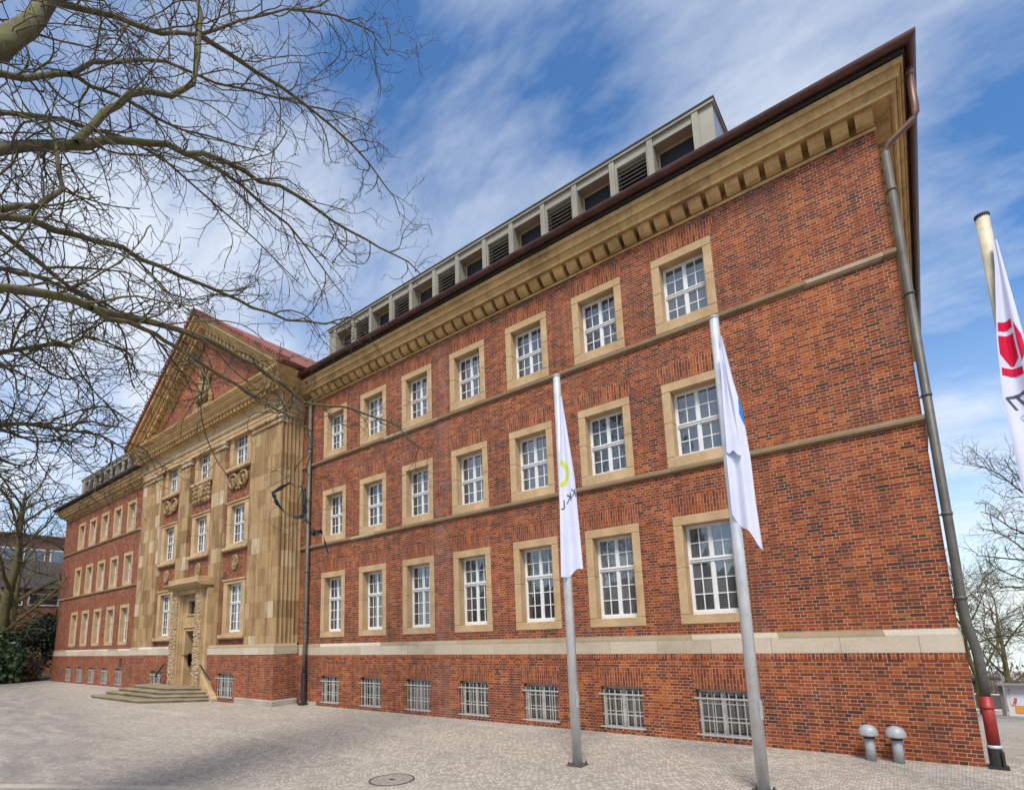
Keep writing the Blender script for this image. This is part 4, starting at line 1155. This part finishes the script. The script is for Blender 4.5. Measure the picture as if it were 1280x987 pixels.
# ------------------------------------------------------------------ trees
def wig_branch(rd, p, d, length, r0_, r1_, nseg, wig, droop):
    pts = [p.copy()]; step = length / nseg; d = d.normalized(); w = Vector((rd.gauss(0, 1), rd.gauss(0, 1), rd.gauss(0, 1))) * wig
    for i in range(nseg):
        w = w * .55 + Vector((rd.gauss(0, 1), rd.gauss(0, 1), rd.gauss(0, 1))) * wig * .75
        d = (d + w + Vector((0, 0, -droop))).normalized(); pts.append(pts[-1] + d * step)
    return pts, [r0_ + (r1_ - r0_) * i / nseg for i in range(nseg + 1)]
def side_dir(rd, d, ang):
    a = d.cross(Vector((rd.gauss(0, 1), rd.gauss(0, 1), rd.gauss(0, 1))))
    if a.length < 1e-4: a = Vector((1, 0, 0))
    a.normalize(); return (d * cos(ang) + a * sin(ang)).normalized()
def spawn(mb, rd, pts, rads, level, spec, tips):
    """grow children along a polyline; spec[level] = (spacing, length, radius, nseg, wiggle, droop, sides, start)"""
    if level >= len(spec): return
    sp, ln, rr, ns, wg, dr_, sd, st = spec[level]
    tot = sum((b - a).length for a, b in zip(pts, pts[1:])); pos = tot * st + rd.uniform(0, sp); acc = 0; i = 0
    for a, b in zip(pts, pts[1:]):
        L = (b - a).length
        while pos < acc + L:
            t = (pos - acc) / L; p = a.lerp(b, t); d = (b - a).normalized(); f = pos / tot
            l_ = ln * rd.uniform(.55, 1.25) * (1 - .45 * f); r_ = min(rr * rd.uniform(.75, 1.25), rads[i] * .75)
            q, rq = wig_branch(rd, p, side_dir(rd, d, rd.uniform(.45, 1.05)), l_, r_, max(r_ * .45, .0042), ns, wg, dr_)
            mb.m = 1 if level > 0 else 0
            mb.tube(q, rq, sd, cap=False)
            if level == len(spec) - 1 and rd.random() < .012: tips.append(q[-1])
            spawn(mb, rd, q, rq, level + 1, spec, tips)
            pos += sp * rd.uniform(.6, 1.4)
        acc += L; i += 1
LIMBS = [
    (0.12,0.09,[(2.47,-12.54,10.72),(2.35,-12.39,11.22),(2.21,-12.19,11.82),(2.09,-12.07,12.37),(1.94,-11.94,13.11)]),
    (0.042,0.014,[(2.29,-12.39,11.28),(1.99,-12.0,12.51),(1.7,-11.13,13.39),(1.54,-10.39,13.91),(1.49,-9.71,14.6),(1.48,-8.97,15.71),(1.6,-7.93,17.02),(1.78,-7.15,17.78)]),
    (0.042,0.028,[(2.01,-11.55,10.34),(1.95,-11.21,11.21),(1.93,-10.89,11.84),(1.98,-10.28,12.31),(2.01,-9.95,12.84),(1.88,-9.85,14.13),(1.75,-9.88,15.03),(1.64,-9.89,15.89)]),
    (0.060,0.013,[(2.29,-12.39,9.38),(1.92,-11.79,10.15),(1.62,-11.09,11.0),(1.43,-10.42,11.59),(1.3,-9.74,11.97),(1.25,-8.99,12.41),(1.23,-8.23,12.48),(1.32,-7.36,12.67),(1.44,-6.5,12.51),(1.67,-5.65,12.4),(1.91,-4.94,12.27),(2.15,-4.3,11.98)]),
    (0.038,0.012,[(2.89,-12.38,8.01),(2.38,-11.77,8.48),(1.99,-11.15,8.87),(1.66,-10.46,9.12),(1.39,-9.7,9.33),(1.2,-8.83,9.51),(1.12,-8.21,9.54),(1.09,-7.39,9.65),(1.18,-6.46,9.95),(1.27,-5.85,10.38),(1.33,-5.54,10.37)]),
    (0.045,0.010,[(3.2,-12.34,6.91),(2.85,-11.85,7.23),(2.53,-11.27,7.44),(2.28,-10.68,7.66),(2.09,-10.0,7.87),(1.98,-9.41,7.96),(1.92,-9.01,7.94),(1.88,-8.51,7.89),(1.85,-8.1,7.75),(1.85,-7.82,7.68),(1.85,-7.4,7.48),(1.88,-7.15,7.51),(1.99,-6.57,7.62),(2.11,-6.06,7.58),(2.3,-5.43,7.52),(2.38,-5.1,7.32),(2.44,-4.86,7.15),(2.55,-4.47,6.85)]),
    (0.028,0.008,[(2.68,-11.31,7.36),(2.42,-10.77,7.5),(2.26,-10.35,7.56),(2.14,-10.0,7.53),(2.03,-9.62,7.49),(1.92,-9.12,7.4),(1.84,-8.6,7.31),(1.8,-8.12,7.19),(1.8,-7.84,7.14),(1.81,-7.49,7.06),(1.81,-7.17,6.91),(1.55,-7.06,6.38),(1.25,-7.01,5.84),(1.06,-6.99,5.49)]),
    (0.032,0.010,[(2.6,-12.33,7.99),(2.25,-11.89,8.01),(1.93,-11.42,7.97),(1.67,-10.89,7.99),(1.4,-10.14,8.0),(1.22,-9.7,7.73),(1.03,-9.25,7.33)]),
    (0.027,0.010,[(2.5,-12.27,7.54),(2.03,-11.77,7.9),(1.52,-11.1,8.14),(1.2,-10.56,8.28),(0.88,-9.82,8.57),(0.62,-9.21,8.48)]),
    (0.040,0.011,[(2.18,-12.48,10.6),(1.67,-11.85,11.56),(1.46,-11.51,11.99),(1.11,-10.89,12.45),(0.76,-10.04,12.86),(0.52,-9.04,13.46),(0.41,-7.73,14.14)]),
    (0.028,0.009,[(1.79,-11.66,11.63),(1.59,-11.35,12.33),(1.31,-10.61,13.3),(1.13,-9.86,13.96),(1.0,-8.63,14.68),(1.05,-7.52,15.31),(1.25,-6.33,15.84),(1.54,-5.28,16.03)]),
    (0.036,0.016,[(2.69,-12.36,8.23),(2.58,-11.98,8.6),(2.49,-11.72,9.11),(2.37,-11.79,9.52),(2.28,-11.82,9.91),(2.15,-11.92,10.33)]),
    (0.03,0.008,[(1.04,-11.87,5.9),(0.17,-11.03,6.31),(-0.32,-10.44,6.53),(-0.66,-9.97,6.57),(-0.98,-9.52,6.46)]),
    (0.03,0.008,[(1.52,-12.04,6.81),(1.01,-11.42,7.39),(0.65,-10.89,7.91),(0.24,-10.1,8.08),(-0.01,-9.8,7.8)]),
    (0.03,0.008,[(1.28,-9.73,12.0),(1.18,-8.61,12.18),(1.17,-7.49,11.94),(1.19,-6.65,11.4),(1.24,-6.0,10.88)]),
    (0.035,0.008,[(1.68,-9.78,14.36),(1.52,-8.55,14.78),(1.53,-7.39,14.96),(1.66,-6.13,14.78),(1.78,-5.21,14.23),(1.8,-4.68,13.63)]),
    (0.030,0.008,[(2.38,-12.45,9.85),(1.9,-11.69,10.7),(1.53,-10.87,11.31),(1.13,-9.53,11.56),(0.92,-8.09,11.31),(0.89,-6.87,10.8)]),
    (0.02,0.006,[(1.38,-7.81,17.33),(1.57,-6.6,18.24),(1.8,-5.64,18.53),(1.85,-5.13,18.21),(1.82,-4.66,19.77)]),
]
ROOTED = {0, 3, 4, 5, 7, 8, 9, 11, 12, 13, 16}
TR = Vector((2.3, -15.6, 0))
PT = empty('plane_tree', TR)
tag(PT, 'large bare plane tree whose mossy boughs hang over the plaza from the left', 'tree')
rd = random.Random(21)
mb = MB(); tips = []
def spec_for(k): return [(.26 * k, 2.3, .0165, 10, .24, .03, 4, .06), (.21 * k, 1.0, .0098, 7, .30, .02, 3, .06), (.25, .42, .0068, 5, .34, .0, 3, .10)]
SPARSE = {5: 1.9, 6: 1.8, 7: 1.5, 8: 1.5, 12: .8, 13: .8}
def jitter(pts, r):
    """add small crooked joints to a limb"""
    out = []; rr = []; n = len(pts)
    for i in range(n - 1):
        a, b = Vector(pts[i]), Vector(pts[i + 1]); out.append(a); rr.append(r[0] + (r[1] - r[0]) * i / (n - 1))
        L = (b - a).length; m_ = a.lerp(b, .5) + Vector((rd.gauss(0, 1), rd.gauss(0, 1), rd.gauss(0, 1))) * L * .035
        out.append(m_); rr.append(r[0] + (r[1] - r[0]) * (i + .5) / (n - 1))
    out.append(Vector(pts[-1])); rr.append(r[1]); return out, rr
for li, (ra, rb, P_) in enumerate(LIMBS):
    ra *= 1.4; rb *= 1.15
    P_ = [tuple(Vector(p) - TR) for p in P_]
    if li in ROOTED:
        p0 = Vector(P_[0]); base = Vector((0.0, .3, max(4.2, p0.z - 2.4))); mid = base.lerp(p0, .5) + Vector((0, 0, -.35))
        P_ = [tuple(base), tuple(mid)] + P_; ra *= 1.05
    pts, rr = jitter(P_, (ra, rb)); mb.m = 0
    mb.tube(pts, rr, 10, cap=False)
    spawn(mb, rd, pts, rr, 0, spec_for(SPARSE.get(li, 1.5)), tips)
mb.m = 1
for p in tips[:60]:
    mb.tube([p, p + Vector((0, 0, -.10))], .003, 3); mb.blob(tuple(p + Vector((0, 0, -.115))), (.017, .017, .017), 6)
br = mb.build('branches', [M['bark'], M['twig']], PT, fix=False, smooth=True)
mb = MB(); mb.tube([(0, 0, -.1), (0.02, 0.02, .5), (0, .05, 2.5), (.05, .15, 5), (.0, .3, 8), (.1, .6, 10.5), (.1, 1.2, 12.5)], [.62, .46, .40, .36, .30, .22, .12], 14); mb.build('trunk', M['bark'], PT, smooth=True)
def bare_tree(name, x, y, z, h, spread, seed, label, group, r=.25, nl=9, fork=.28, lean=(0, 0), spec=None, mats=None, upright=.55):
    rd = random.Random(seed); t = empty(name, (x, y, z)); tag(t, label, 'tree', group)
    mats = mats or [M['bark2'], M['twig2']]
    pts = [Vector((0, 0, -.2))]; n = 7
    for i in range(1, n + 1):
        f = i / n; pts.append(Vector((lean[0] * f + rd.gauss(0, .025) * h * .3, lean[1] * f + rd.gauss(0, .025) * h * .3, h * .80 * f)))
    rr = [r * (1.25 if i == 0 else 1 - .88 * i / n) for i in range(n + 1)]
    mb = MB(); mb.tube(pts, rr, 10, cap=False); mb.build('trunk', mats[0], t, smooth=True)
    mb = MB(); tips_ = []
    spec = spec or [(h * .036, h * .17, r * .085, 6, .20, -.01, 4, .12), (h * .030, h * .085, r * .045, 5, .25, .0, 3, .12), (h * .03, h * .045, r * .03, 4, .25, 0, 3, .2)]
    for i in range(nl):
        f = fork + (1 - fork) * (i + rd.random() * .5) / nl; f = min(f, .97); k = f * n; a = pts[int(k)].lerp(pts[min(int(k) + 1, n)], k - int(k))
        az = i * 2.4 + rd.uniform(-.4, .4); el = upright + .5 * f + rd.uniform(-.15, .15)
        d = Vector((cos(az) * cos(el), sin(az) * cos(el), sin(el))); L = spread * (1.15 - .62 * f) * rd.uniform(.85, 1.2)
        q, rq = wig_branch(rd, a, d, L, r * (.42 - .26 * f), r * .05, 9, .14, -.012)
        mb.m = 0; mb.tube(q, rq, 6, cap=False); spawn(mb, rd, q, rq, 0, spec, tips_)
    mb.build('crown', mats, t, fix=False)
    return t
# behind the left end of the building
GL_ = 'bare trees beyond the left end of the building'
bare_tree('garden_tree', -40.6 - 8.2, -3.3, 0, 20, 9.5, 31, 'tall bare mossy tree rising from the ivy mound by the left corner', GL_, r=.55, nl=15, fork=.18, lean=(1.2, .8), upright=.5)
bare_tree('garden_tree', -52.5, -5.3, 0, 15, 7.5, 32, 'shorter bare tree with forked trunk at the left frame edge', GL_, r=.38, nl=11, fork=.2, lean=(-1, .5))
bare_tree('garden_tree', -57, 3.0, 0, 17, 8.5, 33, 'bare tree right behind the dark yew bush', GL_, r=.40, nl=12, fork=.25)
bare_tree('garden_tree', -40.0, -9.6, 0, 17, 8.5, 36, 'bare spreading tree standing out on the left side of the plaza', GL_, r=.36, nl=12, fork=.3)
bare_tree('garden_tree', -54.5, -1.0, 0, 18, 8.0, 37, 'bare tree with many upright twigs in front of the slate roof', GL_, r=.30, nl=15, fork=.2)
bare_tree('garden_tree', -59.5, -7.0, 0, 16, 8.0, 38, 'hindmost bare tree before the slate roofed house', GL_, r=.30, nl=14, fork=.22)
# to the right, down the slope
GR_ = 'bare street trees beyond the right corner'
SP2 = [(.32, 2.1, .022, 6, .18, -.01, 4, .1), (.26, 1.0, .013, 5, .24, .0, 3, .08), (.24, .5, .010, 4, .25, 0, 3, .1)]
bare_tree('street_tree', 13.55, 31.8, -3.2, 9.6, 5.4, 41, 'slim bare tree with mossy trunk just right of the downpipe', GR_, r=.22, nl=11, fork=.3, lean=(-.6, 0), spec=SP2)
bare_tree('street_tree', 15.75, 44.5, -4.5, 10.5, 6.5, 42, 'bare tree with forked dark trunk behind the poster board', GR_, r=.26, nl=11, fork=.2, spec=SP2)
bare_tree('street_tree', 17.6, 22.5, -2.2, 13.0, 6.4, 43, 'large bare tree leaning in from the right frame edge', GR_, r=.30, nl=14, fork=.3, lean=(-.8, .3), spec=SP2)
bare_tree('street_tree', 20.5, 58, -5.9, 13, 6.5, 44, 'pale bare tree farthest down the slope', GR_, r=.26, nl=11, fork=.25, spec=SP2)
# across the plaza, behind the viewpoint: mirrored in the window panes
GB_ = 'bare trees across the plaza, mirrored in the window panes'
SP3 = [(.7, 2.6, .045, 5, .15, -.01, 4, .15), (.5, 1.2, .022, 3, .2, .0, 3, .1)]
for i, (x, y, h_) in enumerate(((-9, -26, 15), (-17, -34, 17), (-27, -30, 14), (-38, -42, 18))):
    bare_tree('plaza_tree', x, y, 0, h_, h_ * .5, 60 + i, 'tall bare tree across the plaza seen mirrored in the window panes', GB_, r=.32, nl=11, spec=SP3)

# ------------------------------------------------------------------ shrubs and hedge
def leaf_mass(name, blobs, n, size, mat, label, cat, seed, group=None, kind=None):
    rd = random.Random(seed); mb = MB(); tot = sum(b[3] * b[4] * b[5] for b in blobs) or 1
    for (cx, cy, cz, rx, ry, rz) in blobs:
        k = int(n * rx * ry * rz / tot)
        for _ in range(k):
            v = Vector((rd.gauss(0, 1), rd.gauss(0, 1), rd.gauss(0, 1))).normalized(); q = rd.uniform(.55, 1.08)
            p = Vector((cx + v.x * rx * q, cy + v.y * ry * q, cz + v.z * rz * q))
            if p.z < .02: continue
            a = Vector((rd.gauss(0, 1), rd.gauss(0, 1), rd.gauss(0, 1))).normalized(); b = a.cross(v)
            if b.length < .05: continue
            b.normalize(); s_ = size * rd.uniform(.6, 1.3)
            mb.quad(p - a * s_, p - b * s_ * .6, p + a * s_, p + b * s_ * .6)
    t = mb.build(name, mat, fix=False); tag(t, label, cat, group, kind); return t
leaf_mass('ivy_shrub', [(-47.6, -4.0, 2.0, 2.4, 2.4, 2.6), (-50.5, -6.0, 2.4, 2.6, 2.4, 2.8), (-46.6, -2.9, 1.1, 1.4, 1.4, 1.5), (-49, -4.6, 4.2, 1.5, 1.4, 1.7)], 7000, .20, M['leaf'], 'large green ivy mound around the tree trunk on the far left', 'shrub', 1)
leaf_mass('yew_bush', [(-50.4, -1.6, 1.9, 1.7, 1.8, 2.3), (-51.2, -.2, 3.0, 1.8, 1.6, 2.6), (-50.2, .6, 4.0, 1.4, 1.2, 1.8)], 6000, .16, M['leaf_dark'], 'very dark evergreen bush between the ivy mound and the brick corner', 'bush', 2)
leaf_mass('beech_bush', [(-47.8, -1.2, .9, .9, 1.0, 1.3), (-49.0, -.8, 1.3, 1.0, 1.0, 1.5)], 2200, .11, M['leaf_brown'], 'low rust brown leafy bush against the left corner of the building', 'bush', 3)
leaf_mass('dry_grass', [(-46.9, -2.3, .1, 1.2, 1.0, .55), (-48.5, -4.6, .1, 2.4, 1.2, .6), (-51.5, -7.5, .1, 2.6, 1.6, .6)], 2600, .10, M['hedge'], 'strip of dry grass and leaf litter along the plaza edge', None, 4, kind='stuff')

# ------------------------------------------------------------------ houses on the left
def house(name, x, y, rz, w_, d_, zw, zr, wallm, roofm, label, rows, wm=None, z0=-1.0):
    t = empty(name, (x, y, 0), rz); tag(t, label, 'house')
    mb = MB(); mb.box(0, d_, -w_ / 2, w_ / 2, z0, zw); mb.build('wall', wallm, t)
    mb = MB(); e = .5; mb.prism([(-e, -w_ / 2 - e, zw + .01), (d_ + e, -w_ / 2 - e, zw + .01), (d_ / 2, -w_ / 2 - e, zr)], (0, w_ + 2 * e, 0)); mb.build('roof', roofm, t)
    for (za, zb_, ww, pitch, n, off) in rows:
        for i in range(n):
            c = off + (i - (n - 1) / 2) * pitch
            f = MB(); f.box(.0, .10, c - ww / 2, c + ww / 2, za, zb_)
            f.v = [(vx - .08, vy, vz) for vx, vy, vz in f.v]
            q = MB(); q.quad((-.10, c - ww / 2 + .14, za + .14), (-.10, c + ww / 2 - .14, za + .14), (-.10, c + ww / 2 - .14, zb_ - .14), (-.10, c - ww / 2 + .14, zb_ - .14))
            # face the camera side (+x local after turning the house round)
            wd = f.build('window', wm or M['white'], t); q.build('pane', M['glass'], wd)
    return t
house('slate_house', -62.0, 2.5, pi, 24, 12, 8.9, 12.6, M['hbrick'], M['slate'], 'brick house with a big dark slate roof and white windows behind the bare trees', [(7.1, 8.4, 2.6, 3.0, 5, 0), (3.4, 4.9, 1.4, 4.5, 4, 1)])
house('orange_block', -95, 8, pi, 46, 14, 19.8, 21.2, M['orange_wall'], M['slate'], 'long orange rendered block with a band of windows in the far left distance', [(15.6, 17.8, 2.6, 3.2, 13, 0), (11.6, 13.6, 2.6, 3.2, 13, 0)])

house('plaza_house', -14, -62, radians(90), 70, 12, 5.2, 9.0, M['hbrick'], M['slate'], 'long low brick house across the plaza seen mirrored in the window panes', [(1.6, 3.6, 1.6, 4.0, 13, 0)])
# ------------------------------------------------------------------ right: poster board, kiosk, lamp, wood
t = empty('poster_board', (14.35, 31.5, -3.15)); tag(t, 'free standing poster board with colourful posters at the right frame edge', 'poster board')
mb = MB(); mb.box(-.06, .10, -.12, .2, -.4, 1.78); mb.build('post', simple('board_post', (.16, .13, .11), .8), t); mb = MB(); mb.box(4.4, 4.7, -.25, .3, -.6, 1.78); mb.build('post', bpy.data.materials['board_post'], t)
mb = MB(); mb.box(-.14, 4.75, -.45, .4, 1.78, 1.86); mb.build('roof_slab', simple('board_roof', (.22, .19, .18), .7), t)
mb = MB(); mb.box(.22, 4.4, -.06, .02, .02, 1.70); mb.build('panel', M['plaster'], t)
def poster_mat():
    s = NT('poster_print')
    n = s.n('ShaderNodeTexVoronoi'); s.put(n.inputs['Vector'], s.co); n.inputs['Scale'].default_value = 3.2
    hv = s.n('ShaderNodeSeparateXYZ'); s.put(hv.inputs[0], n.outputs['Color'])
    c = s.ramp(hv.outputs[0], [(0, (.62, .60, .60)), (.35, (.55, .62, .75)), (.5, (.16, .30, .55)), (.65, (.70, .25, .14)), (.8, (.40, .10, .10)), (.9, (.7, .68, .66))], 'CONSTANT')
    return s.out(c, .6)
mb = MB(); mb.box(.36, 2.4, -.085, -.062, .62, 1.58); mb.build('poster', poster_mat(), t)
mb = MB(); mb.box(.52, 2.4, -.088, -.062, .20, .60); mb.build('poster', simple('orange_print', (.75, .27, .02), .6, var=.1), t)
t = empty('lamp_post', (15.55, 46.4, -4.7)); tag(t, 'thin pale street lamp post behind the poster board', 'lamp post')
mb = MB(); mb.tube([(0, 0, -.2), (-.08, 0, 4.6)], [.07, .05], 8); mb.build('pole', M['galv'], t)
mb = MB(); mb.box(-.13, -.03, -.35, .1, 4.55, 4.66); mb.build('lamp_head', M['galv'], t)
t = empty('bus_shelter', (13.4, 40.0, -4.1)); tag(t, 'grey glazed shelter with white frame left of the poster board', 'shelter')
mb = MB(); mb.box(-.2, 1.6, -.5, 1.4, 2.35, 2.48); mb.build('roof_slab', M['slate'], t)
mb = MB()
for x in (0, .75, 1.45):
    mb.box(x - .04, x + .04, -.3, -.22, -.3, 2.35)
for z in (.25, 1.3): mb.box(0, 1.45, -.29, -.23, z, z + .07)
mb.build('frame', M['white'], t)
mb = MB(); mb.box(.04, 1.41, -.265, -.255, .32, 1.3); mb.build('pane', M['glass'], t)
mb = MB(); mb.box(.04, .71, -.265, -.255, 1.37, 2.3); mb.build('side_panel', M['slate'], t)
leaf_mass('kerb_planting', [(13.3, 27.5, -2.75, .7, .8, .35)], 10, .08, M['leaf_dark'], 'dark low planting', 'plant', 6) if False else None
# far bare wood closing the slope
rd = random.Random(77); mb = MB()
for _ in range(15000):
    x = rd.uniform(4, 70); y = rd.uniform(112, 128); zb_ = hgt(x, y); z = zb_ + abs(rd.gauss(0, 1)) * 2.8 + .2
    if z > zb_ + 6.5: continue
    a = Vector((rd.gauss(0, .5), rd.gauss(0, .3), 1)).normalized(); s_ = rd.uniform(.18, .55); b = Vector((1, 0, 0)) * s_ * .3
    p = Vector((x, y, z)); mb.quad(p - a * s_, p + b, p + a * s_, p - b)
tag(mb.build('far_wood', M['farwood'], fix=False), 'brown bare wood far down the slope on the right', None, kind='stuff')

# ------------------------------------------------------------------ torn plastic caught in the twigs
t = empty('plastic_strip', (1.12, -6.86, 5.9)); tag(t, 'torn black plastic strip dangling in a loop from the plane tree twigs', 'plastic strip')
def ribbon(pts, w0, w1, seed):
    rd = random.Random(seed); mb = MB(); prev = None; n = len(pts)
    fine = []
    for i in range(n - 1):
        a, b = Vector(pts[i]), Vector(pts[i + 1])
        for k_ in range(5): fine.append(a.lerp(b, k_ / 5))
    fine.append(Vector(pts[-1])); N = len(fine)
    for i, p in enumerate(fine):
        f = i / (N - 1); w = (w0 + (w1 - w0) * f) * (.55 + .6 * abs(sin(i * .9 + seed)))
        d = (fine[min(i + 1, N - 1)] - fine[max(i - 1, 0)]).normalized(); a = i * .42 + seed
        s_ = d.cross(Vector((.62, -.72, .3))).normalized(); q = d.cross(s_); e = (s_ * cos(a * .5) + q * sin(a * .5)) * w
        cur = (p - e, p + e)
        if prev: mb.quad(prev[0], prev[1], cur[1], cur[0]); mb.quad(prev[0] + q * .004, cur[0] + q * .004, cur[1] + q * .004, prev[1] + q * .004)
        prev = cur
    return mb
O_ = Vector((1.12, -6.86, 5.9))
def L_(ps): return [tuple(Vector(p) - O_) for p in ps]
ribbon(L_([(1.11, -6.90, 5.91), (.96, -7.14, 5.99), (.80, -7.42, 5.75), (.84, -7.34, 5.52), (.93, -7.19, 5.31), (1.05, -6.99, 5.23), (1.13, -6.87, 5.27)]), .035, .05, 1).build('loop', M['plastic'], t, fix=False)
ribbon(L_([(1.12, -6.88, 5.89), (1.13, -6.87, 5.55), (1.14, -6.85, 5.21), (1.23, -6.71, 4.98), (1.28, -6.63, 4.87)]), .045, .08, 4).build('tail', M['plastic'], t, fix=False)
ribbon(L_([(1.20, -6.75, 4.90), (1.27, -6.64, 4.84), (1.30, -6.60, 4.93), (1.33, -6.56, 4.95), (1.37, -6.50, 4.70), (1.41, -6.44, 4.44)]), .08, .02, 2).build('tail', M['plastic'], t, fix=False)
